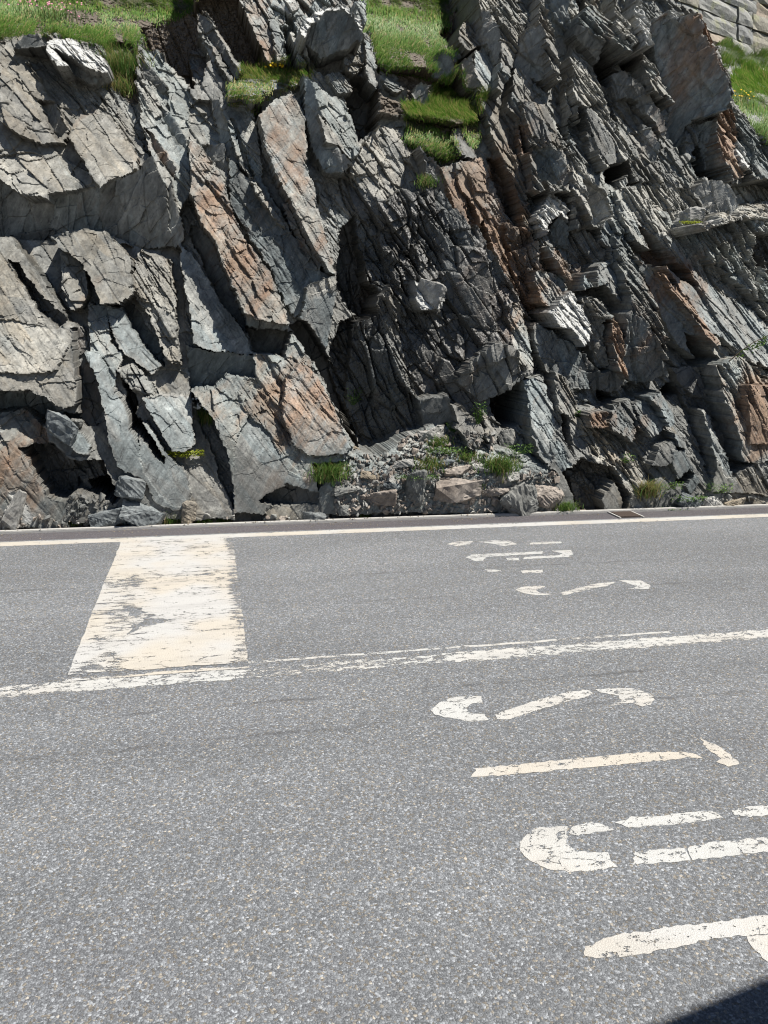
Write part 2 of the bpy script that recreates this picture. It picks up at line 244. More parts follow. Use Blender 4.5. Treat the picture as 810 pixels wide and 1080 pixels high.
# ------------------------------------------------------------------ the cliff
# large faces of rock: outward offset (m), slopes fx fz of the face, flags, outline
# flags: r rust  t tan  w damp rock plus painted recess shade  q white rock plus painted sunlit rims  s soil  g grass  f ribbed  k plain  d debris
FACES = """
#LEFT
-.35 0 1.1 gs|-145,-200 210,-200 205,10 150,32 140,52 112,50 85,42 60,34 30,34 0,36 -100,40
.15 .1 .7 t|-106,40 0,38 40,34 105,75 160,170 143,178 100,197 50,211 28,207 0,190 -40,172 -159,150
.02 -.25 -.35 |-128,150 -40,172 0,190 28,207 50,211 100,197 143,178 160,163 178,180 185,265 150,264 120,248 85,242 60,250 45,278 0,252 -98,250
-.22 -.2 -.2 w|10,248 58,242 60,275 45,280 28,262
.27 .1 .75 kt|72,142 84,120 112,120 128,140 145,165 143,178 118,188 104,197 95,185 80,160
.22 .2 .7 t|0,70 30,66 52,100 75,135 66,150 45,150 20,142 0,128
.24 .0 .8 t|0,165 35,160 55,170 50,210 28,207 0,188
.08 -.6 .1 k|45,112 58,108 72,138 66,152 56,135
.30 .2 1.0 q|50,43 75,40 100,55 117,63 113,75 95,78 80,68 62,70 50,60
.12 -.6 .1 k|60,62 80,68 95,78 110,80 98,90 75,78
.2 -.4 .3 k|12,52 25,37 40,36 50,50 30,52
-.18 0 .8 s|112,50 140,48 145,60 146,112 130,104 118,80
.12 .3 .6 t|145,85 160,80 200,150 203,200 190,225 165,180 148,130
.10 -.8 .1 r|152,135 160,140 187,180 184,192 166,165
.06 -.8 .1 k|165,110 180,118 199,148 196,156 180,140
.14 -.3 -.1 k|178,185 190,222 195,250 183,262 178,240
-.45 0 .1 sw|148,32 205,10 212,60 203,95 185,78 172,55 150,50
.0 .3 .6 t|148,52 165,52 200,90 200,112 200,150 180,120 160,85
.02 -.8 .2 k|146,62 160,72 178,92 172,98 152,82
#TOP
-.42 0 .15 sw|203,0 265,0 300,60 290,72 255,72 235,60 215,30
-.15 .2 .5 rf|262,-200 420,-200 385,40 330,75 300,72 280,40 262,0
.05 -.8 .15 k|207,10 220,20 254,72 250,86 235,60 210,25
.10 .3 .7 t|211,6 216,10 256,70 259,80 253,76
.00 -.7 .1 k|212,40 218,38 230,55 250,92 246,97 225,70
.05 .3 .7 t|212,33 217,34 232,56 252,92 248,94 228,60
-.22 .2 .7 r|200,55 213,50 222,72 212,96 203,85
.02 .35 .55 tr|252,0 265,0 290,40 302,68 287,70 270,40
.05 .3 .7 t|283,20 295,15 304,66 294,62
-.35 -.3 .0 k|299,22 306,28 322,75 305,75
.06 .3 .7 t|306,30 312,34 325,72 318,74
.28 -.35 -.2 k|318,35 325,22 340,12 362,12 378,25 385,40 375,55 355,60 330,72 320,55
.28 .2 1.1 q|316,33 322,19 338,9 362,8 381,21 385,38 376,27 362,15 342,16 328,25 322,40
-.1 -.3 -.1 k|320,58 335,72 372,58 365,72 345,92 325,76
.05 .3 .7 t|374,0 388,0 387,26 378,20
.05 0 1.5 gd|243,92 262,74 300,74 330,78 322,90 285,98 258,110 240,106
.0 .2 .7 t|200,112 222,108 242,165 242,200 225,190 200,142
.02 -.8 .1 k|222,104 232,106 246,150 242,166 232,150
-.02 -.7 .1 k|214,155 238,150 240,186 228,178
.10 .25 .6 t|232,110 258,108 268,120 276,170 280,205 268,196 250,160
.02 -.8 .0 k|243,125 247,125 268,186 264,192 254,160
-.3 -.3 .0 kw|266,116 274,116 286,160 306,205 313,217 304,218 290,202 275,172
.28 .25 .55 rtk|272,120 290,105 310,98 322,120 326,175 340,230 356,288 352,293 335,266 318,236 300,200 281,160
.25 .4 .55 t|322,80 345,100 362,104 372,130 381,160 376,172 362,162 340,120
.26 -.75 .1 k|318,78 325,80 340,120 348,148 360,160 372,172 366,182 345,182 330,160 322,120
.32 .5 .6 tk|335,116 341,124 362,156 345,152
-.40 -.2 .1 w|362,92 376,94 390,102 402,100 402,130 386,142 376,150 366,120
.1 .3 .9 t|360,62 372,55 386,70 375,80 365,72
.08 .2 .7 t|345,80 362,75 374,96 355,99
.08 .3 .6 k|385,38 392,50 401,80 396,96 388,80
#LEFT CENTRE
.10 -.15 .35 k|240,163 262,186 276,190 290,215 310,250 335,285 356,292 322,306 322,326 312,336 300,320 285,285 260,245 243,215
.17 .3 .6 t|262,190 268,192 301,236 300,242 284,225
.13 -.35 .3 r|297,215 302,213 320,250 341,281 335,286 320,266 305,240
.16 .0 .1 k|322,305 356,290 356,310 350,340 346,366 342,373 330,356 318,336
.24 -.1 .1 t|322,303 356,289 355,307 326,316
.32 .25 .62 rt|200,145 212,150 240,200 243,216 256,246 283,286 299,321 305,336 306,346 290,340 270,336 255,330 246,305 232,275 222,250 212,230 200,200
.14 -.1 -.5 r|252,330 270,336 305,344 303,349 285,351 258,344
-.22 -.2 .0 k|257,346 305,350 303,363 300,376 290,373 265,373
-.08 -.75 .0 k|200,238 215,240 232,275 246,305 258,340 258,352 240,326 222,296 205,262
.12 .2 .62 k|188,255 203,268 222,298 242,328 258,352 265,374 245,373 225,371 205,363 193,300
.02 -.1 -.25 k|188,362 225,371 265,375 273,396 265,399 240,396 225,411 200,413 188,396
.22 .12 .62 tr|265,373 290,373 300,378 306,350 318,365 340,395 353,425 374,470 371,486 330,490 347,552 248,552 245,500 225,440 200,413 225,410 240,396 270,398
.30 .15 .62 rk|300,400 320,380 340,400 353,428 372,470 368,480 330,484 310,470 300,440
.28 .1 .65 k|246,470 262,440 285,455 305,500 330,520 300,535 270,552 250,552
-.4 -.2 .0 kw|305,345 318,338 331,360 346,386 359,420 377,472 368,470 353,427 338,396 320,369
.15 .3 .6 t|329,386 334,382 346,410 353,430 374,470 368,470 351,430
.08 -.4 -.1 w|272,524 300,508 345,524 352,532 300,538
.2 .1 .6 t|282,540 350,532 350,556 282,556
#MIDDLE RIBS
.02 -.32 .2 fw|360,190 400,130 430,140 455,165 490,215 540,300 556,360 562,392 530,415 510,450 480,450 440,462 380,472 360,420 340,372 356,340 395,320
.10 .1 .45 ft|362,185 385,150 400,130 425,140 442,180 442,212 420,202 405,216 385,202
-.12 -.4 .0 fw|372,340 400,330 430,400 455,440 430,465 385,472 365,430
-.40 -.2 .0 w|360,240 369,230 379,300 396,315 386,336 368,326 354,300
.06 0 .3 f|395,320 410,300 430,390 440,420 420,400
.2 .1 .6 q|435,294 450,300 468,315 466,326 445,329 440,318
.13 -.25 -.1 f|480,400 520,360 552,370 560,395 530,414 505,425
-.40 -.2 .0 w|516,420 545,405 563,396 553,420 546,446 530,452 520,442
.12 .15 .6 k|475,430 486,425 501,440 513,456 505,471 495,477 485,466
.10 .15 .6 k|509,430 521,450 526,466 515,466
.0 -.4 .0 k|440,420 475,415 478,445 462,452 445,450
#GRASS GULLY
-.38 0 1.35 gs|386,-200 510,-200 508,0 500,12 480,10 472,25 480,50 470,75 452,85 450,95 428,84 412,86 398,60 388,20
-.1 .2 .8 sd|395,75 430,80 455,85 500,60 505,105 450,118 425,125 400,118
.0 0 1.5 gs|426,116 450,108 460,90 490,92 506,112 500,125 480,135 440,130
.05 0 .85 sdg|425,126 440,130 480,135 500,125 506,150 480,166 455,161 430,151
.05 -.6 -.1 k|447,68 465,52 475,55 482,75 475,86 455,83
.03 -.3 -.2 k|395,75 415,78 430,95 425,112 400,106
.05 .3 1.1 t|400,72 415,78 428,94 418,97 405,88
.08 -.4 .1 k|432,95 445,85 453,90 452,113 435,111
-.5 0 .2 sw|470,25 480,10 500,8 507,20 500,25 490,22 483,36 475,38
.06 .3 .8 t|483,35 490,22 505,35 508,48 495,55 485,45
.12 .3 .7 t|503,-200 520,-200 525,30 510,25 505,10
.17 -.75 .0 k|505,10 515,10 527,32 528,50 522,76 512,60 508,35
.10 .35 .6 k|500,55 510,50 522,76 520,97 505,97
.10 -.65 .1 k|487,65 500,55 506,97 495,97 488,80
#CENTRE RIGHT
.10 .3 .65 t|518,-200 562,-200 566,25 557,30 545,55 538,75 530,97 524,92 528,60 525,30
.18 -.65 -.05 k|557,30 568,26 573,40 583,60 591,80 588,88 570,86 555,82 545,75 540,68 547,52
.24 .4 .7 t|562,-200 570,0 580,25 591,70 595,86 588,82 574,45 568,24
.18 .2 .6 t|543,70 550,72 576,100 591,140 602,170 602,202 560,202 555,180 540,140 535,110
.22 .1 .3 k|548,105 575,110 588,140 592,156 575,150 560,140
.12 -.5 .0 k|555,150 575,158 592,160 602,190 590,200 560,196
.16 .0 .3 rr|540,130 556,135 553,166 545,161
.12 .3 .55 t|503,103 520,105 540,130 545,160 550,185 560,225 568,245 558,248 548,222 535,200 528,165 515,130
-.2 -.4 .0 kw|534,138 542,160 549,200 558,225 550,222 540,198
.14 .3 .6 k|478,134 485,133 501,158 503,170 490,166 480,155
.10 -.5 .1 r|450,165 458,165 469,186 479,216 470,226 455,196
.12 .25 .5 rt|465,175 480,172 491,200 493,242 480,226
.13 .25 .5 rt|480,172 510,165 513,206 505,240 500,216 485,200
-.15 -.6 .0 rw|509,170 518,172 529,200 536,230 528,240 515,206
.10 .2 .4 rr|503,215 515,225 525,237 531,262 536,302 527,290 517,256
.0 -.3 .1 rf|530,235 560,245 570,290 572,320 556,350 545,320 536,300
.14 .3 .5 t|534,322 545,318 556,350 562,386 550,396 540,370
.12 .25 .6 k|562,285 590,288 600,305 582,326 568,318
.16 .2 .6 rr|576,260 590,265 602,280 603,297 590,286
.18 .3 .8 q|566,230 580,204 596,214 601,236 590,226 580,236 574,250
.05 -.6 -.1 k|580,238 590,228 601,240 608,262 590,262 578,256
.24 .3 .8 qqk|579,330 600,307 606,310 616,330 629,350 620,366 605,346 590,346
.12 .0 .2 k|562,340 580,348 605,362 618,376 622,410 600,410 575,390 562,360
#RIGHT TOP
-3.6 .3 .6 s|708,-200 1000,-200 1000,80 850,62 810,66 790,70 772,50 757,48 746,33 738,12 715,5
-.75 .1 1.5 g|762,70 771,79 774,105 786,121 801,146 850,176 1000,210 1000,80 850,62 810,56 785,60 768,44 758,48
.05 .2 .55 t|592,-200 640,-200 640,20 625,40 640,110 665,165 655,240 610,240 600,150 595,80
.2 .2 .6 t|598,45 606,37 620,55 626,80 641,110 656,140 666,165 662,171 655,172 635,178 618,150 608,110
.2 .0 .25 k|608,110 628,112 650,150 656,172 635,179 615,140
-.35 -.2 .0 w|631,179 666,171 655,186 640,202 630,196
.1 -.6 .05 k|566,-200 592,-200 602,20 600,45 598,75 585,60 575,30
-.25 -.3 .0 w|598,5 612,0 606,36 600,42
.14 .3 .7 t|596,120 608,140 640,200 646,215 635,206 615,176 600,166
.04 -.6 .0 k|597,112 609,118 613,150 601,140
.32 .2 .85 tr|608,20 624,4 640,20 656,40 669,60 662,66 645,52 620,29
.24 -.5 -.5 k|607,24 620,29 645,53 662,67 660,79 640,72 620,50 605,36
-.4 -.2 .0 w|621,55 636,66 651,76 648,84 640,92 628,93
.22 .3 .8 t|628,-200 645,-200 648,4 674,42 668,50 650,30
.10 -.6 .0 k|638,10 648,20 669,50 660,47
.26 .4 .8 qt|650,-200 668,-200 670,0 681,20 689,47 679,49 672,26
.12 -.4 .1 k|645,80 655,75 680,92 695,115 703,141 690,149 670,121 655,108 645,96
.2 .35 .75 t|676,54 690,70 703,92 713,112 705,102 690,96 681,76
.06 .2 .6 t|648,106 660,108 685,140 697,156 695,166 704,202 672,192 665,166 655,140
.08 -.5 .1 k|676,130 690,140 698,156 693,169 685,173 678,150
.22 -.75 -.15 kr|683,25 705,12 720,18 738,15 745,35 757,50 762,75 771,78 773,105 765,116 740,123 725,131 713,166 700,171 695,140 710,110 695,80 688,50
.30 .6 .4 rr|735,12 741,15 751,40 763,76 755,76 742,50
.34 .1 1.3 q|705,11 722,17 715,20 707,20
-.3 -.35 .0 kw|702,171 715,161 735,126 757,121 760,150 750,171 745,192 720,202 702,196
-.02 .2 .6 t|712,186 725,166 735,186 743,202 715,202
.0 -.6 -.1 k|735,131 758,123 757,166 745,181
.05 .2 .6 t|768,116 785,121 800,151 850,175 850,195 800,192 790,176 780,140
.12 .2 .5 rr|756,119 768,116 779,136 783,166 784,186 775,189 765,166 758,140
.14 .3 .7 q|778,146 789,161 791,181 783,176
#RIGHT MID
.06 .25 .6 t|650,202 690,190 720,202 790,195 850,200 1000,210 1000,560 780,560 760,400 740,345 700,270 665,252
.1 .2 1.7 dt|735,238 760,225 790,214 1000,205 1000,228 850,222 780,234 745,243
.12 .1 .5 ft|720,246 750,239 780,233 850,222 1000,228 1000,360 850,360 812,346 800,320 770,290 745,276
.0 -.5 .1 fw|775,246 810,250 850,262 1000,300 1000,330 850,310 810,302 790,306 780,280
.12 .2 1.0 q|716,236 722,224 733,221 739,233 735,240 722,242
.08 -.5 .0 k|726,200 745,190 770,195 779,215 765,233 748,233
.16 .25 .65 k|690,245 710,255 735,290 760,310 800,330 850,370 1000,420 1000,470 850,400 790,382 765,356 740,346 715,300 700,270
-.1 -.5 .1 rr|654,240 665,245 690,270 706,290 716,306 700,300 690,296 670,276 660,261
.24 .3 .75 rrt|664,262 690,280 716,306 736,331 751,350 763,362 755,366 735,346 712,313
.14 -.4 .2 k|667,265 688,283 710,319 731,346 746,378 735,381 712,366 700,350 695,326 680,296
-.15 -.35 .0 k|697,350 712,355 735,379 741,396 715,392 700,371
.18 .25 .55 k|630,225 650,240 665,300 685,350 701,390 680,391 665,361 660,321 640,301 615,306 620,280 640,270
.26 .35 .7 t|640,202 650,216 660,250 680,290 695,331 706,366 709,386 700,391 690,381 680,351 665,301 655,271 650,241
.06 -.6 .0 k|608,190 636,206 648,226 635,231 625,241 608,241
.05 -.3 .2 f|600,200 616,240 640,262 640,275 620,282 612,305 603,297 600,260
.15 -.45 .1 k|613,312 625,325 636,341 641,386 632,391 620,366
.2 .35 .5 rr|640,330 648,335 661,386 663,401 650,391 645,361
.22 .3 .9 t|617,311 635,317 646,333 640,339 628,331
.2 -.45 -.1 k|660,330 672,325 690,350 701,386 706,396 690,401 672,406 660,401 655,371
.1 -.3 -.2 kw|618,372 632,392 645,392 662,402 640,420 618,406
#RIGHT LOW
.1 .1 .65 k|562,395 610,430 650,425 690,412 712,410 735,470 750,510 760,560 560,560 575,500
-.25 -.1 -.1 w|606,406 640,420 665,420 690,402 712,394 712,410 690,416 662,428 640,434 612,428
.18 .25 .7 k|648,426 665,421 673,456 668,466 655,461 645,446
.16 .2 .7 k|668,428 684,420 700,450 690,462 676,450
.2 .3 .6 k|685,420 698,412 713,446 705,451
.2 .2 .8 k|710,455 731,469 728,476 718,471
.2 .1 .8 k|697,470 710,465 721,481 710,495 695,496
.2 .3 .6 k|712,476 725,475 746,511 740,526 715,491
-.1 -.4 -.2 w|690,500 708,489 713,493 700,507
.12 .2 .6 ft|610,440 640,452 668,470 690,505 700,545 655,548 630,500
.05 -.45 .1 w|710,386 741,386 766,441 791,491 785,501 770,509 755,496 738,451 720,421
.15 .3 .6 k|739,430 748,435 761,470 776,506 770,506 752,471
.2 .25 .5 tr|760,386 780,375 800,390 850,430 1000,500 1000,520 850,481 810,491 795,491 780,451 765,421
.24 .3 .5 rr|790,405 850,410 1000,460 1000,500 850,471 806,471
-.25 -.2 .0 w|754,384 762,380 766,396 758,399
.18 .15 .7 f|785,501 810,486 850,481 1000,520 1000,560 790,547
.15 .2 .5 k|554,400 570,395 586,440 583,491 570,481 560,451
.15 .25 .5 t|585,390 600,400 609,431 598,451 588,431
.15 .3 .6 k|579,465 590,465 602,491 595,501
-.15 -.4 .0 w|574,430 582,435 580,471 571,451
-.05 -.35 .15 fw|575,490 600,480 640,490 660,520 650,548 600,540
.22 .1 .5 rr|620,435 642,435 643,451 625,451
.15 .3 .6 k|643,530 650,508 662,525 668,546 655,550
#LEFT LOW
.1 .1 .6 k|-115,255 0,252 190,262 200,413 250,552 -95,560
.3 .1 .62 tk|-101,250 0,250 12,252 45,290 70,335 80,345 88,400 85,430 65,432 30,412 0,412 -167,412
.12 -.5 .2 w|15,275 25,280 45,310 73,336 65,346 45,326 30,301
.33 .05 .8 tk|-40,340 20,338 50,345 72,365 60,390 30,395 -40,392
-.02 -.1 -.4 |-98,412 0,412 30,412 45,411 65,432 88,434 90,443 70,441 50,444 30,431 0,436 -174,438
.26 .1 .6 tk|58,250 90,240 110,243 130,262 137,270 141,310 125,321 105,321 92,286 78,276 60,261
.18 .2 .65 t|62,262 90,280 93,311 85,326 72,326 64,301
.16 .2 .6 t|92,320 112,322 118,360 131,373 118,421 150,446 135,446 110,401 95,371
.14 .2 .6 k|110,322 135,325 150,355 171,386 160,396 131,373 118,351
.13 .2 .6 ft|140,275 150,262 181,272 186,341 191,386 175,381 160,341 142,311
-.08 -.5 .1 k|130,325 140,320 171,366 173,386 160,371
.08 -.1 .35 wr|79,345 88,345 95,375 103,400 111,430 108,446 95,449 86,441 86,401
.28 .15 .62 k|88,372 105,372 120,410 147,445 141,460 155,490 171,525 202,525 195,545 180,549 160,536 150,511 120,496 115,481 112,446 102,401
.24 .2 .6 k|145,448 155,448 175,475 196,500 201,530 190,541 175,536 150,501
.22 .2 .65 k|150,420 160,418 190,415 201,420 206,470 195,479 180,476 165,451
-.25 -.3 .0 kw|134,398 150,418 148,430 161,446 179,471 180,479 165,463 147,446
.12 .3 .6 ft|125,390 140,382 165,405 173,416 150,416 138,411
.2 .2 .65 rt|-115,438 0,435 25,430 28,432 47,455 55,480 66,520 66,566 -142,572
.16 .3 .7 rrt|22,430 28,431 48,456 46,462 34,450
.24 .2 .7 k|47,446 60,440 82,455 96,470 95,479 80,479 65,463 50,461
-.02 -.35 .05 fw|30,466 60,466 80,481 110,481 118,501 125,521 110,531 80,519 60,516
-.5 -.2 .0 w|94,506 118,500 129,521 118,532 100,526
.22 .2 .65 k|124,511 135,507 156,531 150,534 130,538
.2 .2 .65 k|130,541 150,532 171,549 168,560 132,560
.2 .2 .8 k|98,551 130,541 132,558 102,562
.24 .2 .7 q|7,520 18,525 26,546 33,562 18,560 11,541
.18 .1 1.0 d|66,528 80,518 115,530 128,540 98,556 70,560
#TALUS
.12 .0 1.15 d|350,490 376,474 400,481 430,461 455,449 476,450 490,472 530,470 562,480 590,502 604,552 345,553 337,520
.26 .1 .9 t|458,520 475,508 515,515 511,528 490,536 464,531
.2 .1 .6 f|528,545 540,515 560,520 575,548
.12 .0 1.0 d|730,548 745,520 800,520 850,540 850,550
.18 .0 1.0 d|196,552 200,540 246,540 250,555
"""
X0, X1, Z0, Z1, RES = -5.2, 11.2, -.06, 7.0, .0085
YK = ground(405, 549.2)[1]; YF = YK+.17; LEAN = .44
nx = int((X1-X0)/RES)+1; nz = int((Z1-Z0)/RES)+1
GX, GZ = np.meshgrid(np.linspace(X0, X1, nx), np.linspace(Z0, Z1, nz))
base = lambda z: YF+LEAN*z
ca, sa = math.cos(STRATA), math.sin(STRATA)
SS = GX*ca-GZ*sa; TT = GX*sa+GZ*ca                              # along / across the bedding
PX, PY = to_px(GX, base(GZ), GZ)
fx_all, fy_all = PX.copy(), PY.copy()
# edges of the faces are broken, not ruled
JX = 3.4*fbm(GX*5, GZ*5, 5, 5, .6)+1.2*vnoise(GX*40, GZ*40, 8); JY = 3.4*fbm(GX*5, GZ*5, 15, 5, .6)+1.2*vnoise(GX*40, GZ*40, 9)
def to_xz(px, py):
    d = ray(px, py); t = (YF-EYE[1]+LEAN*EYE[2])/(d[1]-LEAN*d[2]); p = EYE+d*t; return p[0], p[2]
Y = base(GZ)+.0*GX
A = {k: np.zeros(GX.shape) for k in ('rust', 'tan', 'wet_shade', 'white', 'soil', 'fin', 'flat', 'grass', 'debris', 'val', 'hue')}
A['fin'] += .35
MAP = {'r': 'rust', 't': 'tan', 'w': 'wet_shade', 'q': 'white', 's': 'soil', 'g': 'grass', 'd': 'debris', 'k': 'flat', 'f': 'fin'}
for ln in FACES.strip().splitlines():
    if ln[0] == '#': continue
    hd, pts = ln.split('|'); hd = hd.split()
    off, fx, fz = map(float, hd[:3]); fl = hd[3] if len(hd) > 3 else ''
    P = [tuple(map(float, q.split(','))) for q in pts.split()]
    ar = np.array(P); lo = ar.min(0)-9; hi = ar.max(0)+9
    ins = [(min(max(q[0], -60), 870), min(max(q[1], -40), 570)) for q in P]
    mx, my = sum(q[0] for q in ins)/len(ins), sum(q[1] for q in ins)/len(ins)
    cx, cz = to_xz(mx, my); c0 = np.array([cx, base(cz), cz]); c0 = EYE+(c0-EYE)*(1-(1.25 if mx < 480 else 1.55)*off/c0[1])   # nearer or farther on its own line of sight
    mg = 90 if off > -.6 else 400
    sel = np.flatnonzero((PX > lo[0]-mg) & (PX < hi[0]+mg) & (PY > lo[1]-mg) & (PY < hi[1]+mg))
    if not len(sel): continue
    yp = np.maximum(c0[1]+fx*(GX.flat[sel]-c0[0])+fz*(GZ.flat[sel]-c0[2]), 5.)
    qx, qy = to_px(GX.flat[sel], yp, GZ.flat[sel])
    i_ = inside(qx+JX.flat[sel], qy+JY.flat[sel], P); k = sel[i_]
    if off < -.3: i_ |= inside(PX.flat[sel]+JX.flat[sel], PY.flat[sel]+JY.flat[sel], P); k = sel[i_]
    Y.flat[k] = yp[i_]
    for n in A: A[n].flat[k] = (.30 if mx < 480 else .40) if n == 'fin' else 0.
    hq = random.Random(int(mx*7+my*13)); A['val'].flat[k] = hq.uniform(-.55, .55); A['hue'].flat[k] = hq.uniform(-1, 1)*(.8 if mx < 480 else 1)-.25
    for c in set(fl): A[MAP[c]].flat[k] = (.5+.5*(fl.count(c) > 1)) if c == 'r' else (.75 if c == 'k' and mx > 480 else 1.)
def blur(a, r):
    for ax in (0, 1):
        c = np.cumsum(np.pad(a, [(r+1, r) if i == ax else (0, 0) for i in (0, 1)], mode='edge'), axis=ax)
        n = a.shape[ax]
        a = (np.take(c, range(2*r+1, 2*r+1+n), ax)-np.take(c, range(0, n), ax))/(2*r+1)
    return a
for bx, by, br, bk in ((230, 260, 55, .8), (295, 160, 40, .4), (335, 240, 40, .5), (310, 430, 60, .9), (180, 150, 35, .6), (510, 220, 50, .9), (530, 320, 45, .8), (590, 290, 35, .6),
                       (700, 300, 45, .8), (650, 360, 35, .6), (800, 430, 45, .9), (30, 480, 45, .7), (60, 195, 35, .5), (735, 50, 35, .7), (620, 440, 30, .6), (285, 55, 40, .6), (545, 150, 40, .5)):
    A['rust'] += (.42 if bx < 400 else .95)*bk*np.exp(-((PX-bx)**2+(PY-by)**2)/(br*br))
A['rust'] = np.clip(A['rust'], 0, 1)
for n in A: A[n] = blur(A[n], 2)
HX, HZ = GX, GZ; dep = Y-base(GZ); GX = GX+.42*dep; GZ = GZ+.50*dep
SS = GX*ca-GZ*sa; TT = GX*sa+GZ*ca
fin, flat = A['fin'], A['flat']; calm = (1-A['grass']*.8)*(1-A['soil']*.5)*(1-.6*A['debris'])
# plates: three sizes of broken slabs, longest along the bedding
wx = .10*fbm(GX*1.3, GZ*1.3, 31, 4); wz = .05*fbm(SS*1.1, TT*4, 41, 4)
crack = np.zeros(GX.shape)
vary = np.clip(.55+1.5*fbm(GX*1.2, GZ*1.2, 33, 3), .08, 1.6)          # some faces are sheets, some are splintered
for i, (ls, lt, amp, tilt) in enumerate(((.62, .15, .034, .20), (.26, .065, .016, .24), (.11, .026, .0065, .24), (.045, .012, .0025, .2))):
    f = 1. if i < 2 else .8
    r1, r2, r3, dx, dy, e = voro((SS+wx*f)/ls, (TT+wz*f)/lt, 100+i*10)
    k = ((.2+1.2*fin)*(1-.72*flat) if i < 1 else (.3+1.2*fin)*(1-.5*flat)*vary)*calm
    Y -= k*(amp*(r1*2-1) + -dy*lt*tilt*(r2*2.2-.7) + dx*ls*tilt*.45*(r3*2-1))
    if i < 3: A['val'] += (.5, .4, .3)[i]*(r3-.5); A['hue'] += (.9, .6, .3)[i]*(r2-.5)
    if i in (0, 1, 2): crack = np.maximum(crack, (1-np.clip(e/(.10, .10, .14)[i], 0, 1))*(.020, .012, .006)[i]*k*(r1 > .35))
Y += crack*np.where(PX < 480, .55, .9)
# open gaps between the beds, narrow and deep
for i, (ls, lt, dp) in enumerate(((.9, .16, .10), (.45, .085, .05))):
    r1, r2, r3, dx, dy, e = voro((SS+wx)/ls, (TT+wz*.7)/lt, 500+i*10)
    Y += calm*(.1+.8*fin)*(1-.7*flat)*vary*dp*np.clip(1-e/.16, 0, 1)**.7*(r1 > .45)*(np.abs(dy) > np.abs(dx)*.8)
    Y -= calm*np.clip(fin*3-1, 0, 1)*(1-.5*flat)*(.035, .022)[i]*(r2*2-1)
RW = np.clip((PX-470)/90, 0, 1)*calm*(1-.6*flat)                  # long steep blades on the right
for i, (ls, lt, amp) in enumerate(((1.1, .24, .065), (.55, .11, .028))):
    r1, r2, r3, dx, dy, e = voro((SS+wx)/ls+7, (TT+wz)/lt+3, 700+i*10)
    Y -= .42*RW*(amp*(r1*2-1)-dy*lt*(.0+.55*r2)+dx*ls*.08*(r3*2-1))
# cross joints
r1, r2, r3, dx, dy, e = voro((GX+.2*fbm(GX*2, GZ*2, 61, 3))/.55, (GZ+.2*fbm(GX*2, GZ*2, 71, 3))/.42, 300)
Y -= calm*(.020*(r1*2-1)+.10*dx*.3*(r2*2-1)+.10*dy*.25*(r3*2-1))*(1-.5*flat)
Y += calm*.007*(1-np.clip(e/.02, 0, 1))*(r1 > .4)*(1-.7*flat)
r1, r2, r3, dx, dy, e = voro((GX*.96+GZ*.3)/.17, (GZ*.96-GX*.3)/.12, 330)
Y -= calm*(.010*(r1*2-1)+.22*dx*.17*(r2*2-1)+.22*dy*.12*(r3*2-1))*(1-.6*flat)
Y -= .010*calm*fbm(SS*2.5, TT*7, 81, 6, .6)*(.5+.9*fin)*(1-.4*flat)+.006*fbm(GX*6, GZ*6, 91, 6, .65)*(1-.4*flat)+.0018*fbm(GX*40, GZ*40, 95, 3, .6)
# rubble relief on the scree
r1, r2, r3, dx, dy, e = voro(GX/.085, GZ/.05, 400)
Y -= A['debris']*(.055*r1*np.clip(1-(dx*dx+dy*dy)*1.6, 0, 1)+.02*r2)
r1, r2, r3, dx, dy, e = voro(GX/.03, GZ/.022, 420); Y -= A['debris']*.016*r1+A['soil']*.02*r2
GX, GZ = HX, HZ
lim = YK+.20; Y = np.where(Y < lim, lim-.115*(1-np.exp((Y-lim)/.115)), Y)  # keeps clear of the kerb
Y += np.clip(-60-PY, 0, 300)*.010                                  # above the turf the hill lies back
att = {k: A[k] for k in ('rust', 'tan', 'wet_shade', 'white', 'soil', 'val', 'hue')}
att['tan'] = np.clip(att['tan']+.5*A['debris'], 0, 1)
ii = np.arange(nz*nx).reshape(nz, nx)
Q = np.stack([ii[:-1, :-1], ii[:-1, 1:], ii[1:, 1:], ii[1:, :-1]], -1).reshape(-1, 4)
V = np.stack([GX, Y, GZ], -1).reshape(-1, 3)
cliff = link('cliff', np_mesh('cliff', V, Q, attrs=att), ROCK)
tag(cliff, 'fractured grey and rust brown rock cliff rising behind the road', kind='structure')
# what each pixel sees of the cliff: nearest point last
QX, QY = to_px(GX, Y, GZ)
LOOK = np.full((1090, 820), -1, np.int64)
o_ = np.argsort(-Y.ravel()); qx = np.round(QX.ravel()[o_]).astype(int); qy = np.round(QY.ravel()[o_]).astype(int)
ok = (qx >= 0) & (qx < 820) & (qy >= 0) & (qy < 1090); LOOK[qy[ok], qx[ok]] = o_[ok]
def at(px, py):
    px = int(min(max(px, 2), 808)); py = int(min(max(py, 2), 1078))
    for r in range(0, 12):
        b = LOOK[max(0, py-r):py+r+1, max(0, px-r):px+r+1]; b = b[b >= 0]
        if len(b): return V[b[len(b)//2]]
    x, z = to_xz(px, py); return np.array([x, base(z), z])

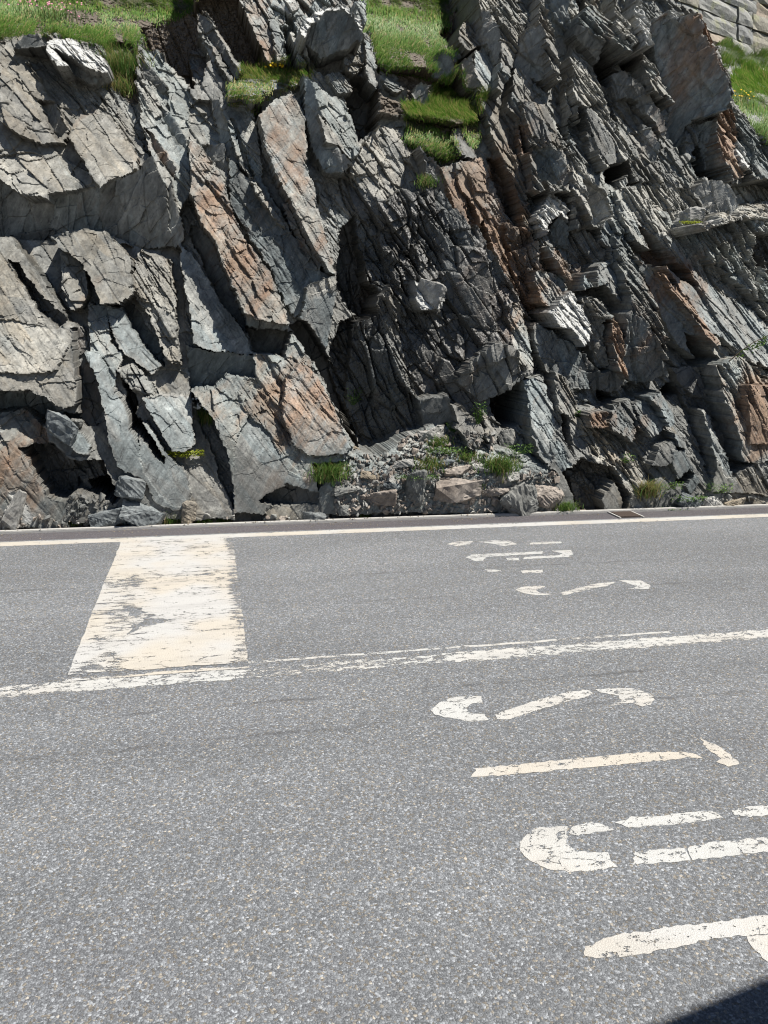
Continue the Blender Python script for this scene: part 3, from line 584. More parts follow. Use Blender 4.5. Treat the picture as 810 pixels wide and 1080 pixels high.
# ------------------------------------------------------------------ grass
def blades(name, P, h, width, mat, lean=.45, seed=1, parent=None, out=(0, -.5, 0), dry=0., nseg=3):
    g = np.random.default_rng(seed); n = len(P)
    a = g.uniform(0, 2*np.pi, n); hh = h*g.uniform(.45, 1.15, n) if np.isscalar(h) else h
    d = np.stack([np.cos(a), np.sin(a), np.zeros(n)], -1)*lean*g.uniform(.2, 1.3, n)[:, None]+np.array(out)*.5
    side = np.stack([-np.sin(a+.7), np.cos(a+.7), np.zeros(n)], -1)
    vs = []; ws = [1, .85, .55, 0.05][-(nseg+1):] if nseg == 3 else [1, .7, .05]
    for k in range(nseg+1):
        t = k/nseg; c = P+np.stack([0*hh, 0*hh, hh*(t-.28*t*t)], -1)+d*hh[:, None]*(t*t)
        wv = side*(width*ws[k]*g.uniform(.7, 1.2, n))[:, None]
        vs += [c-wv, c+wv]
    VV = np.stack(vs, 1).reshape(-1, 3); b = (np.arange(n)*2*(nseg+1))[:, None]
    q = np.concatenate([b+np.array([[2*k, 2*k+1, 2*k+3, 2*k+2]]) for k in range(nseg)], 0)
    ti = np.tile(np.clip(g.normal(.5, .28, n), 0, 1), nseg); dr = np.tile(np.clip(g.uniform(0, 1, n)+dry, 0, 1), nseg)
    me = np_mesh(name, VV, q, smooth=True, fcol={'tint': ti, 'dry': dr})
    return link(name, me, mat, parent)
def grass_bank(name, label, test, n, h, seed, dry=0., width=.0035):
    g = np.random.default_rng(seed)
    m = (A['grass'] > .5) & test(QX, QY) & (QX > -60) & (QX < 880) & (QY > -30)
    cl = fbm(GX*4, GZ*4, seed, 4); m = blur(m.astype(float), 3) > .15; m &= cl > -.34
    k = np.flatnonzero(m.ravel()); s_ = np.abs(np.gradient(Y, axis=0)).ravel()[k]; p = np.clip(s_, .003, .05); p /= p.sum()
    k = g.choice(k, n, p=p); P = V[k]+g.normal(0, .018, (n, 3)); P[:, 2] -= .012
    c2 = fbm(GX*11, GZ*11, seed+50, 3).ravel()[k]; hh = h*np.clip(1+.9*cl.ravel()[k]+1.1*c2, .25, 2.4)*g.uniform(.4, 1.3, n)
    o = blades(name, P, hh, width, GRASS, seed=seed, dry=dry, lean=.85, out=(0, -.2, 0))
    return tag(o, label, kind='stuff')
grass_bank('grass', 'green turf overhanging the cliff at upper left', lambda x, y: (x < 240) & (y < 70), 110000, .052, 3)
grass_bank('grass', 'green grass filling the gully between rock walls', lambda x, y: (x > 370) & (x < 515) & (y < 100), 80000, .062, 4)
grass_bank('grass', 'short green grass on the small ledge below the gully', lambda x, y: (x > 410) & (x < 515) & (y > 85), 22000, .05, 5, .12)
grass_bank('grass', 'dry short turf on the ledge with yellow flowers', lambda x, y: (x > 230) & (x < 340) & (y > 60), 9000, .045, 6, .25)
grass_bank('grass', 'green grass slope below the stone wall', lambda x, y: (x > 740), 45000, .10, 7)
def tuft(name, px, py, rad, h, n, label, cat='grass tuft', mat=WEED, dry=0., width=.0035, group=None, seed=None, lean=.7):
    c = at(px, py); g = np.random.default_rng(seed or int(px*7+py))
    P = np.stack([g.normal(0, rad*.45, n), g.normal(-.01, rad*.3, n), g.normal(0, rad*.18, n)], -1)
    o = blades(name, P, h, width, mat, lean=lean, seed=int(px+py), dry=dry, out=(0, -.6, 0))
    o.location = c; return tag(o, label, cat, group)
def leafy(name, px, py, rad, h, n, label, cat='weed', mat=WEED, size=.02, stems=True):
    """low plant: thin stems carrying small folded oval leaves"""
    c = at(px, py); g = np.random.default_rng(int(px*3+py)); vs = []; q = []; ti = []
    for k in range(n):
        a = g.uniform(0, 6.283); r = rad*math.sqrt(g.uniform()); z = h*g.uniform(.15, 1)
        p = np.array([math.cos(a)*r, -.02-abs(math.sin(a))*r*.5, z]); s_ = size*g.uniform(.6, 1.3)
        d = np.array([math.cos(a), math.sin(a)-.3, g.uniform(-.2, .8)]); d /= np.linalg.norm(d)
        e = np.cross(d, [0, 0, 1]); e /= np.linalg.norm(e)+1e-6; u = np.cross(e, d)
        b = len(vs); vs += [p, p+d*s_*.5+e*s_*.4+u*s_*.15, p+d*s_*1.2, p+d*s_*.5-e*s_*.4+u*s_*.15, p+d*s_*.55-u*s_*.05]
        q += [(b, b+1, b+4), (b+1, b+2, b+4), (b+2, b+3, b+4), (b+3, b, b+4)]; ti += [g.uniform()]*4
        if stems and k % 3 == 0:
            b = len(vs); f = np.array([p[0]*.2, -.01, -.01]); w_ = np.array([.0015, 0, 0]); vs += [f-w_, f+w_, p+w_, p-w_]; q += [(b, b+1, b+2), (b, b+2, b+3)]; ti += [.2]*2
    me = np_mesh(name, np.array(vs), tris=np.array(q), fcol={'tint': ti, 'dry': [0]*len(ti)})
    o = link(name, me, mat); o.location = c; return tag(o, label, cat)
tuft('grass_tuft', 347, 503, .16, .16, 900, 'thick green grass tuft at the left edge of the scree, against the pinkish slab')
tuft('grass_tuft', 526, 495, .17, .17, 700, 'tall green grass tuft on the right part of the scree')
tuft('grass_tuft', 181, 551, .13, .11, 600, 'grass tuft at the cliff foot left of the tan upright stone')
tuft('grass_tuft', 216, 553, .10, .08, 400, 'small grass tuft at the cliff foot just right of the tan upright stone')
tuft('grass_tuft', 234, 552, .08, .06, 250, 'sparse low grass tuft at the grey slab foot, second right of the tan stone')
tuft('grass_tuft', 596, 538, .12, .10, 450, 'short grass tuft with a yellow bloom beside the gutter')
tuft('grass_tuft', 682, 522, .12, .20, 420, 'half dry yellowish grass clump on dark rocks above the gutter', dry=.45)
tuft('grass_tuft', 462, 470, .14, .09, 350, 'loose grass patch at the top of the scree below the dark ribs', dry=.1)
tuft('grass_tuft', 452, 492, .18, .08, 420, 'flat grass patch in the middle of the scree', dry=.25)
tuft('grass_tuft', 492, 484, .12, .09, 260, 'grass patch on the scree just below the grey block', dry=.1)
tuft('grass_tuft', 500, 515, .09, .06, 160, 'thin grass sprig beside the broad pale boulder', dry=.2)
tuft('grass_tuft', 383, 546, .07, .06, 240, 'little bright grass tuft at the scree foot by the gutter')
tuft('grass_tuft', 75, 553, .06, .06, 150, 'tiny grass tuft between rubble beside the white quartz block')
tuft('grass_tuft', 128, 78, .26, .20, 1500, 'shaggy dark green grass hanging in the notch below the turf', dry=.12)
tuft('grass_tuft', 446, 196, .10, .12, 260, 'thin grass wisp growing out of the ribbed rock', dry=.05)
tuft('grass_tuft', 128, 98, .14, .14, 500, 'browning grass under the shaggy notch tuft', dry=.35)
leafy('weed', 706, 540, .22, .05, 150, 'broad leafed weed low along the gutter on the right')
leafy('weed', 755, 519, .16, .10, 110, 'leafy weed in the nook at the foot of the black slab')
leafy('weed', 703, 516, .15, .08, 90, 'leafy weed right of the yellowish grass clump')
leafy('weed', 660, 487, .08, .08, 50, 'small leafy weed on the grey blocks halfway up the lower right')
leafy('weed', 612, 437, .07, .06, 45, 'small round weed under the dark overhang, right of centre', size=.022)
leafy('weed', 372, 426, .08, .16, 60, 'small leafy weed in the black crack beside the pinkish slab', size=.018)
leafy('weed', 505, 445, .07, .20, 90, 'narrow leafy weed between the two grey blocks above the scree', size=.018)
leafy('weed', 478, 455, .07, .10, 70, 'bright leafy weed at the left foot of the grey block', size=.02)
leafy('weed', 470, 478, .22, .06, 200, 'spreading leafy weed over stones in the upper scree', size=.018)
leafy('weed', 440, 505, .20, .05, 150, 'low leafy weed on the scree behind the pointed slab', size=.016)
leafy('weed', 545, 478, .16, .10, 130, 'leafy weed at the right edge of the scree under the dark hollow', size=.018)
leafy('weed', 725, 528, .20, .06, 130, 'leafy weed between flat stones right of the gutter weed', size=.022)
leafy('moss', 194, 482, .17, .06, 520, 'yellow green moss cushion in a crack of the grey slab', 'moss', MOSS, .02, False)
leafy('moss', 727, 238, .14, .03, 260, 'yellowish moss around the pale rock on the right ledge', 'moss', MOSS, .014, False)

# flowers
PETAL = {'white': plain('white_petals', (.75, .75, .72), .6), 'yellow': plain('yellow_petals', (.75, .48, .02), .6), 'pink': plain('pink_petals', (.62, .22, .34), .6)}
def flowers(name, px, py, rx, h, n, colr, size, label, leaves=200):
    c = at(px, py); g = np.random.default_rng(int(px+11*py))
    root = bpy.data.objects.new(name, None); COL.objects.link(root); root.location = c; tag(root, label, 'wild flowers')
    P = np.stack([g.normal(0, rx*.5, leaves), g.normal(-.02, rx*.25, leaves), g.normal(0, .03, leaves)], -1)
    o = blades('foliage', P, h*.8, .003, WEED, seed=int(px), parent=root)
    vs = []; t = []
    for k in range(n):
        p = np.array([g.normal(0, rx*.5), g.normal(-.06, rx*.2), h*g.uniform(.6, 1.15)]); b = len(vs); m_ = 6
        nn = np.array([g.normal(0, .3), -1, .9]); nn /= np.linalg.norm(nn); e = np.cross(nn, [0, 0, 1]); e /= np.linalg.norm(e); u = np.cross(e, nn)
        vs.append(p+nn*size*.3)
        for q in range(2*m_):
            r = size*(1 if q % 2 else .55); vs.append(p+(e*math.cos(q*math.pi/m_)+u*math.sin(q*math.pi/m_))*r)
        t += [(b, b+1+q, b+1+(q+1) % (2*m_)) for q in range(2*m_)]
    link('blossom', np_mesh('blossom', np.array(vs), tris=np.array(t)), PETAL[colr], root); return root
flowers('flower_clump', 55, 20, .34, .12, 42, 'pink', .012, 'clump of pink wild flowers in the upper left turf', 500)
flowers('flower_clump', 289, 78, .10, .07, 14, 'yellow', .019, 'small clump of yellow flowers on the dry ledge')
flowers('flower_clump', 214, 446, .10, .22, 60, 'white', .011, 'white flowering plant in a crack above the moss cushion')
flowers('flower_clump', 775, 110, .30, .10, 16, 'yellow', .012, 'scattered yellow flowers in the grass below the stone wall', 60)
# sprig leaning out over the right slab
def sprig():
    c = at(768, 380); root = bpy.data.objects.new('sapling', None); COL.objects.link(root); root.location = c
    tag(root, 'thin leafy sapling slanting out of a crack in the right slab', 'sapling')
    d = np.array([.42, -.30, .36]); vs = []; q = []; ti = []; g = np.random.default_rng(5)
    L_ = .75
    sv = []; sq = []
    for k in range(7):
        t = k/6; p = d*L_*t+np.array([0, 0, .05*math.sin(3*t)])
        for a in range(6): sv.append(p+np.array([math.cos(a*math.pi/3), math.sin(a*math.pi/3)*.5, math.sin(a*math.pi/3)])*.006*(1-.7*t))
        if k: sq += [((k-1)*6+a, (k-1)*6+(a+1) % 6, k*6+(a+1) % 6, k*6+a) for a in range(6)]
    link('stem', np_mesh('stem', np.array(sv), np.array(sq), smooth=True), plain('bark', (.14, .11, .07)), root)
    for k in range(80):
        t = g.uniform(.25, 1.02); p = d*L_*t+g.normal(0, .02+.025*(t > .85), 3); a = g.uniform(0, 6.28); s_ = .03*g.uniform(.6, 1.2)
        e = np.array([math.cos(a), math.sin(a)*.6-.3, g.uniform(-.2, .7)]); f = np.cross(e, [.3, .8, .2]); f /= np.linalg.norm(f); b = len(vs)
        vs += [p, p+e*s_*.5+f*s_*.3, p+e*s_, p+e*s_*.5-f*s_*.3]; q += [(b, b+1, b+2, b+3)]; ti.append(g.uniform())
    link('leaves', np_mesh('leaves', np.array(vs), np.array(q), fcol={'tint': ti, 'dry': [0]*len(ti)}), WEED, root)
sprig()

# ------------------------------------------------------------------ loose rocks
def stone_bm(sx, sy, sz, seed, pts=13, rough=True):
    g = random.Random(seed); bm = bmesh.new()
    for k in range(pts):
        v = Vector((g.gauss(0, 1), g.gauss(0, 1), g.gauss(0, 1))); v.normalize(); v *= g.uniform(.8, 1.1)
        v = Vector([max(-.72, min(.72, c*1.25)) for c in v]); bm.verts.new((v.x*sx, v.y*sy, v.z*sz))
    r = bmesh.ops.convex_hull(bm, input=bm.verts)
    bmesh.ops.delete(bm, geom=list({e for e in r['geom_interior']+r['geom_unused'] if isinstance(e, bmesh.types.BMVert)}), context='VERTS')
    bmesh.ops.recalc_face_normals(bm, faces=bm.faces)
    if rough:
        mn = min(sx, sy, sz)
        bmesh.ops.bevel(bm, geom=list(bm.edges), offset=mn*.10, segments=1, affect='EDGES', clamp_overlap=True)
        for _ in range(3):
            bmesh.ops.triangulate(bm, faces=bm.faces); L_ = [e for e in bm.edges if e.calc_length() > mn*.16]
            if L_: bmesh.ops.subdivide_edges(bm, edges=L_, cuts=1)
        bmesh.ops.triangulate(bm, faces=bm.faces); bm.normal_update(); q = Vector((seed*1.7, 3.1, 0))
        for v in bm.verts:
            p = v.co/mn; t = p.z*.8+p.x*.5
            h = noise.noise(p*1.3+q)*.10+noise.noise(p*4+q)*.06+noise.noise(Vector((t*7, p.y*.6, p.x*.5))+q)*.10+noise.noise(p*11+q)*.03
            v.co += v.normal*h*mn
    return bm
TONES = {'grey': ROCK, 'tan': rock_mat('tan_rock', (.15, .125, .09), (.30, .25, .18)), 'pale': rock_mat('pale_rock', (.20, .195, .18), (.40, .39, .36)),
         'pink': rock_mat('pink_rock', (.17, .14, .115), (.32, .28, .24)), 'blue': rock_mat('blue_grey_rock', (.08, .092, .095), (.19, .205, .205))}
def stone(px, py, wpx, hpx, tone, label, rot=0, depth=.6, seed=None, tilt=0, lift=.3):
    c = at(px, py); k = np.linalg.norm(c-EYE)/F
    sx, sz = wpx*k*.72, hpx*k*.72; bm = stone_bm(sx, max(.05, depth*min(sx, sz)), sz, seed or int(px*13+py))
    me = bpy.data.meshes.new('rock'); bm.to_mesh(me); bm.free()
    o = link('rock', me, TONES[tone]); o.location = (c[0], c[1]-.02, c[2]+sz*lift); o.rotation_euler = (R(tilt), R(rot), R((px*37) % 40-20))
    return tag(o, label, 'rock')
for a in [
    (200, 547, 14, 25, 'tan', 'tan upright stone standing at the cliff foot between grass tufts', 4),
    (17, 545, 16, 36, 'pale', 'white quartz block leaning at the lower left cliff foot', 18),
    (33, 560, 20, 8, 'pale', 'small white stone lying below the quartz block by the kerb', 0),
    (137, 523, 26, 26, 'blue', 'grey triangular block beside the dark hollow at lower left', 15),
    (150, 548, 40, 22, 'blue', 'wide blue grey slab at the cliff foot left of the tan stone', 20),
    (115, 550, 34, 16, 'blue', 'low blue grey slab in front of the dark hollow', -12),
    (487, 522, 58, 24, 'pink', 'broad pale pinkish boulder in the middle of the scree', 4),
    (437, 521, 20, 38, 'grey', 'pointed grey slab standing upright in the scree', 8),
    (455, 462, 36, 14, 'pale', 'flat pale slab at the top of the scree', -22),
    (447, 459, 12, 7, 'pale', 'small white stone beside the flat slab at the scree top', 0),
    (416, 509, 16, 8, 'pale', 'flat white shard on the left part of the scree', 25),
    (375, 472, 10, 8, 'tan', 'tan cobble lodged at the lower end of the black crack', 0),
    (364, 516, 28, 10, 'grey', 'flat dark grey slab on the scree beside the thick grass tuft', -10),
    (413, 515, 20, 10, 'blue', 'blue grey block left of the pointed upright slab', 5),
    (400, 528, 34, 18, 'pink', 'pinkish boulder at the scree foot left of the pointed slab', 0),
    (483, 499, 30, 9, 'pink', 'long flat pinkish stone above the broad boulder', -4),
    (548, 533, 44, 34, 'grey', 'ribbed grey rock at the scree foot by the gutter', 35),
    (577, 528, 36, 22, 'pink', 'rounded pinkish grey rock at the right foot of the scree', 10),
    (540, 504, 14, 9, 'pale', 'small pale stone right of the tall scree tuft', 0),
    (533, 468, 20, 24, 'grey', 'grey rock at the head of the scree under the dark hollow', 30),
    (505, 494, 26, 7, 'pale', 'flat pale flake lying below the tall scree tuft', 8),
    (425, 490, 24, 7, 'pale', 'flat pale flake near the left middle of the scree', -8),
    (470, 488, 18, 6, 'blue', 'thin blue grey flake in the middle of the scree', 5),
    (520, 520, 30, 9, 'pink', 'flat pinkish flake right of the broad boulder', -6),
    (390, 502, 22, 7, 'tan', 'flat tan flake on the left slope of the scree', 10),
    (362, 540, 16, 10, 'grey', 'small grey rock at the left foot of the scree', 0),
    (300, 548, 30, 14, 'blue', 'low blue grey rock at the foot of the large slab', 5),
    (330, 545, 24, 16, 'blue', 'blue grey rock beside the left foot of the scree', -15),
    (752, 530, 26, 10, 'pale', 'flat pale stone below the leafy nook on the right', 5),
    (775, 535, 30, 12, 'tan', 'low tan rock at the far right cliff foot', -10),
    (725, 533, 26, 14, 'blue', 'blue grey slab at the cliff foot right of the gutter weed', 25),
    (66, 455, 32, 22, 'blue', 'grey block perched above the dark wet hollow', 25),
    (80, 449, 12, 10, 'grey', 'small dark cobble next to the perched grey block', 0),
    (728, 233, 22, 16, 'pale', 'pale angular rock on the mossy ledge at right', -10),
    (453, 313, 27, 22, 'pale', 'white lichen covered rock stuck in the dark ribbed face', 25),
    ]: stone(*a)
# rubble on the scree and along the foot of the cliff
def gravel(name, label, regions, n, smin, smax, seed, mats):
    g = np.random.default_rng(seed); protos = []
    for k in range(10):
        bm = stone_bm(1, .8, .42, seed*31+k, 11, False); bm.verts.ensure_lookup_table(); bmesh.ops.triangulate(bm, faces=bm.faces)
        protos.append((np.array([v.co[:] for v in bm.verts]), np.array([[v.index for v in f.verts] for f in bm.faces]))); bm.free()
    VV = []; T = []; b = 0
    for (px0, px1, py0, py1, share) in regions:
        for k in range(int(n*share)):
            c = at(g.uniform(px0, px1), g.uniform(py0, py1)); s_ = smin*(smax/smin)**(g.uniform()**2.6)
            v, f = protos[g.integers(10)]; a = g.uniform(0, 6.28, 3)*np.array([.3, .3, 1])
            M_ = np.array(Matrix.Rotation(a[2], 3, 'Z') @ Matrix.Rotation(a[0], 3, 'X') @ Matrix.Rotation(a[1], 3, 'Y'))
            VV.append((v*s_) @ M_.T+c+np.array([0, -.01, s_*.2])); T.append(f+b); b += len(v)
    VV = np.concatenate(VV); T = np.concatenate(T)
    o = link(name, np_mesh(name, VV, tris=T), mats); return tag(o, label, kind='stuff')
SCREE = [(352, 590, 500, 548, .55), (420, 520, 455, 500, .25), (360, 420, 480, 520, .1), (0, 350, 545, 562, .1)]
gravel('gravel', 'pinkish tan rubble on the scree', SCREE, 1500, .010, .055, 3, TONES['pink'])
gravel('rubble', 'grey rubble on the scree', SCREE+[(735, 810, 525, 540, .06), (70, 125, 520, 545, .12)], 900, .010, .06, 4, TONES['grey'])
gravel('rubble', 'pale broken stone on the scree', SCREE+[(745, 810, 215, 238, .1)], 800, .008, .05, 5, TONES['pale'])

def grit():
    g = np.random.default_rng(21); bm = stone_bm(1, .8, .5, 77, 9, False); bmesh.ops.triangulate(bm, faces=bm.faces); bm.verts.ensure_lookup_table()
    v = np.array([q.co[:] for q in bm.verts]); f = np.array([[q.index for q in t.verts] for t in bm.faces]); bm.free(); VV = []; T = []; b = 0
    for k in range(1500):
        x = g.uniform(-2.6, 6.6); y = YK+.03-abs(g.normal(0, .09)) if k % 3 else YK+g.uniform(.05, .2)
        if vnoise(np.array([x*1.7]), np.array([0.3]), 5)[0] < g.uniform(-.7, .5): continue
        s_ = .003*(4)**g.uniform(); a = g.uniform(0, 6.28); c_, d_ = math.cos(a), math.sin(a)
        M_ = np.array([[c_, -d_, 0], [d_, c_, 0], [0, 0, 1]]); z = .024 if YK < y < YK+.05 else (0 if y < YK else -.01)
        VV.append((v*s_) @ M_.T+np.array([x, y, z+s_*.3])); T.append(f+b); b += len(v)
    tag(link('grit', np_mesh('grit', np.concatenate(VV), tris=np.concatenate(T)), TONES['tan']), 'small grit scattered along the kerb and gutter', kind='stuff')
grit()

# ------------------------------------------------------------------ stone wall above the slope
def wall():
    g = random.Random(4); wm = N('wall_stone'); p = wm.geo(); n1 = wm.noise(p, 14, 6, .65); t = wm.attr('tone')
    c = wm.ramp(t, [(0, (.20, .205, .20)), (.3, (.27, .255, .21)), (.5, (.26, .27, .16)), (.62, (.30, .25, .195)), (.8, (.25, .25, .235)), (1, (.42, .39, .33))], 'CONSTANT')
    c = wm.mix(wm.smooth(n1, .35, .7), wm.mix(.35, c, (.07, .065, .05)), c)
    c = wm.mix(wm.ma('MULTIPLY', wm.smooth(wm.noise(p, 5, 4), .55, .65), .4), c, (.26, .265, .13))
    wm.out(c, .85, wm.bump(n1, .6, .03))
    d = Vector((.936, .35, 0)); nrm = Vector((.35, -.936, 0)); o = Vector((5.05, 10.55, 3.3))
    me_v = []; me_f = []; tone = []
    z = 0
    for r in range(24):
        hh = g.uniform(.17, .29); x = -g.uniform(0, .5)
        while x < 10:
            L_ = g.uniform(.3, 1.0); j = .008; pr = g.uniform(0, .045); tn = g.random()
            bm = bmesh.new(); bmesh.ops.create_cube(bm, size=1)
            bmesh.ops.subdivide_edges(bm, edges=bm.edges, cuts=2, use_grid_fill=True)
            for v in bm.verts:
                v.co = Vector((v.co.x*(L_-2*j), v.co.y*.3, v.co.z*(hh-2*j))); 
                e = Vector((g.gauss(0, .006), g.gauss(0, .008), g.gauss(0, .006)))
                if abs(v.co.x) > (L_/2-j)*.9 or abs(v.co.z) > (hh/2-j)*.9: v.co.y += .018
                v.co += e
            b = len(me_v); bm.verts.index_update()
            for v in bm.verts:
                q = o+d*(x+L_/2+v.co.x)-nrm*(v.co.y-pr+.15+.10*(z+hh/2+v.co.z))*1.0+Vector((0, 0, z+hh/2+v.co.z)); me_v.append(q[:])
            for f in bm.faces: me_f.append([v.index+b for v in f.verts]); tone.append(tn)
            bm.free(); x += L_
        z += hh
    b = len(me_v)
    me = np_mesh('stone_wall', np.array(me_v), np.array(me_f), fcol={'tone': tone})
    ob = link('stone_wall', me, wm.m)
    # earth and mortar behind the face
    bm = bmesh.new(); bmesh.ops.create_cube(bm, size=1)
    for v in bm.verts:
        zz = (v.co.z+.5)*z; q = o+d*(v.co.x*10+5)-nrm*(v.co.y*.5+.45+.10*zz)+Vector((0, 0, zz)); v.co = q
    me2 = bpy.data.meshes.new('mortar'); bm.to_mesh(me2); bm.free()
    link('mortar', me2, plain('mortar', (.07, .065, .05), .9, .4, 30), ob)
    tag(ob, 'dry stone wall of long grey and yellow lichened blocks above the grass slope', 'stone wall')
wall()

# ------------------------------------------------------------------ road
def sheet(name, x0, x1, y0, y1, z, mat, **kw):
    me = np_mesh(name, np.array([[x0, y0, z], [x1, y0, z], [x1, y1, z], [x0, y1, z]]), np.array([[0, 1, 2, 3]]))
    return tag(link(name, me, mat), kw.get('label'), kind='structure')
sheet('ground', -400, 400, -400, 400, -.06, plain('earth', (.16, .14, .10), .9, .3, 6), label='bare earth around the road')
YE = 6.44
sheet('road', -60, 60, .2-1.6, YE, 0, ASPH, label='grey asphalt road with coarse light aggregate')
sheet('gutter', -60, 60, YE, YK, -.0, GUT, label='smooth darker asphalt gutter strip along the cliff')
def box(name, x0, x1, y0, y1, z0, z1, mat, bev=.0, parent=None):
    bm = bmesh.new(); bmesh.ops.create_cube(bm, size=1)
    for v in bm.verts: v.co = ((x0+x1)/2+v.co.x*(x1-x0), (y0+y1)/2+v.co.y*(y1-y0), (z0+z1)/2+v.co.z*(z1-z0))
    if bev: bmesh.ops.bevel(bm, geom=list(bm.edges), offset=bev, segments=2, affect='EDGES')
    me = bpy.data.meshes.new(name); bm.to_mesh(me); bm.free(); return link(name, me, mat, parent)
CONC = plain('pale_concrete', (.32, .31, .29), .85, .2, 40)
k_ = box('kerb', -60, 60, YK, YK+.05, -.05, .024, CONC, .006); tag(k_, 'narrow pale concrete kerb edge between gutter and cliff', kind='structure')
sheet('verge', -60, 60, YK+.05, 8.2, -.03, plain('grit', (.22, .19, .15), .9, .45, 35, .8), label='gritty verge at the foot of the cliff')
sheet('terrace', -60, 60, -30, -1.4, -.004, plain('yard_gravel', (.25, .24, .22), .9, .3, 25), label='gravel yard on the near side of the road')
# drain in the gutter
gA = ground(656, 545.5); yc = (YE+YK)/2
dr = bpy.data.objects.new('drain_grate', None); COL.objects.link(dr); dr.location = (gA[0]+.08, yc, .0)
tag(dr, 'rusty brown drain grate set in the gutter', 'drain')
RUSTY = plain('rusty_iron', (.05, .036, .028), .7, .4, 60)
hw = (YK-YE)*.42
box('pit', -.11, .11, -hw, hw, .002, .005, plain('drain_dark', (.03, .026, .022), .8), parent=dr)
for s_ in (-1, 1): box('rim', s_*.122-.009, s_*.122+.009, -hw-.02, hw+.02, .002, .012, CONC, .002, dr)
for k in range(8): box('bar', -.108, .108, -hw+.01+k*2*hw/8, -hw+.028+k*2*hw/8, .004, .014, RUSTY, parent=dr)
# paint
def traced(polys): return [[ground(x, y) for x, y in P] for P in polys]
def paint(name, polys, mat, parent=None, z=.0016):
    vs = []; fs = []
    for P in traced(polys):
        b = len(vs)
        for i_, q in enumerate(P):                                    # chipped outline
            e = P[(i_+1) % len(P)]; n_ = max(1, int(np.linalg.norm(e-q)/.012))
            for k in range(n_):
                t = q+(e-q)*k/n_; h_ = noise.noise(Vector(t)*38)*.009+noise.noise(Vector(t)*110)*.005; h2 = noise.noise(Vector(t)*38+Vector((9, 4, 2)))*.009+noise.noise(Vector(t)*110+Vector((9, 4, 2)))*.005
                vs.append((t[0]+h_, t[1]+h2, z))
        fs.append(list(range(b, len(vs))))
    me = bpy.data.meshes.new(name); me.from_pydata(vs, [], fs); me.update()
    for p in me.polygons:
        if p.normal.z < 0: p.flip()
    return link(name, me, mat, parent)
P_NEAR = paint_mat('road_paint_cream', .385, .9, (.6, 1, 1), 34); P_FAR = paint_mat('road_paint_worn', .42, .3, (.5, 1, 1), 30); P_WHITE = paint_mat('road_paint_white', .405, .3, (.6, 1, 1), 34)
P_BAR = paint_mat('stop_line_paint', .355, .9, (.35, 1, 1), 24); P_EDGE = paint_mat('edge_line_paint', .34, .9, (.5, 1, 1), 24); P_MID = paint_mat('centre_line_paint', .42, .3, (.5, 1, 1), 34)
def pp(s): return [tuple(map(float, q.split(','))) for q in s.split()]
def word(label, loc, letters, mats):
    root = bpy.data.objects.new('stop_lettering', None); COL.objects.link(root); tag(root, label, 'road marking')
    for (n, polys), mt in zip(letters, mats): paint(n, [pp(p) for p in polys], mt, root)
word('large cream worn STOP lettering painted across the near lane', 0, [
 ('letter_s', ['454,749 466,739 482,735 507,734 509,741 498,742 491,747 496,752.5 512,753.5 514,760 498,761.5 478.5,758.5 459,754',
   '522,753.5 568,738 600.5,729.5 621,728 625.5,731.5 620,735 594,741 555.5,753 536,759 524,759',
   '628,727 665,726 684,731 691,738 685.5,744 677.5,745.5 665,741.5 639,745 655,740 652,734 633,730.5']),
 ('letter_t', ['497,819 502.6,810.7 546,806.5 600.5,801 632.6,798 665,794.6 720,793 730,794.6 742.6,800 728,799 704,802 680,804 632.6,808.7 568,814.5 536,817 506,819.5',
   '738.6,776 744,782 760,788 770,796 781,807 773,808 767,809 755.5,804 760,800 750.6,794 742,785']),
 ('letter_o', ['548,888 557,880 570,873 598,871 599,893 607,898 640,900 650,915 627,919 600,919.5 577,917 560,908 548,898',
   '600,880 603,873 623,867 653,875 630,878 610,882', '648,868 667,862 690,862 720,857 753,856 763,863 727,868 687,872 663,873',
   '772,855 793,851 850,845 850,855 790,862 775,860', '667,900 713,895 722,894.5 728,908 668,913', '724,894 757,888 810,883 870,878 870,893 810,898 730,907.5',
   '852,845 890,842 925,848 940,860 930,880 872,893 872,880 900,872 905,862 885,855 852,855']),
 ('letter_p', ['617,1008 618,998 637,990 690,980 753,973 810,965 900,953 900,975 820,985 783,988 753,990 713,999 673,1007 630,1011',
   '785,988.5 820,986 845,1000 880,1005 900,985 930,985 920,1015 870,1032 820,1022 803,1010'])], [P_WHITE, P_NEAR, P_WHITE, P_NEAR])
word('small faded white STOP lettering painted on the far lane', 0, [
 ('letter_s', ['544,622 552,618.7 575.5,618 572.6,620 565,622 569.6,625.8 584.4,627 566.7,628 558,626.6 549,625',
   '590,625.8 608,620.7 629,615.4 649.6,614 640.7,617.8 614,623.5 596,628', '652.6,612 676,612.5 686.7,617.8 683.7,621.5 664,621 672,618.7']),
 ('letter_t', ['549,602 572.6,601 572.6,604.2 552,604.8', '512,600.5 528,601.5 529,603.5 514,603']),
 ('letter_o', ['491,588 498.5,585 572.6,581.5 572,584 513,587.5 509,591.5 501.5,592', '581.5,581 602,580.2 604.6,584.3 599,587.4 552,590 553,587.6 590,585.6 593,583.7', '534,588.6 547,588.4 547,591 535,591']),
 ('letter_p', ['472,574 478,571.7 498.5,570.6 495.6,574.2 481,576.3', '504,571.7 519,570 537,570.6 546,574 531,576 522,574', '558,572.4 592,571 592,573 559,574.5'])], [P_FAR]*4)
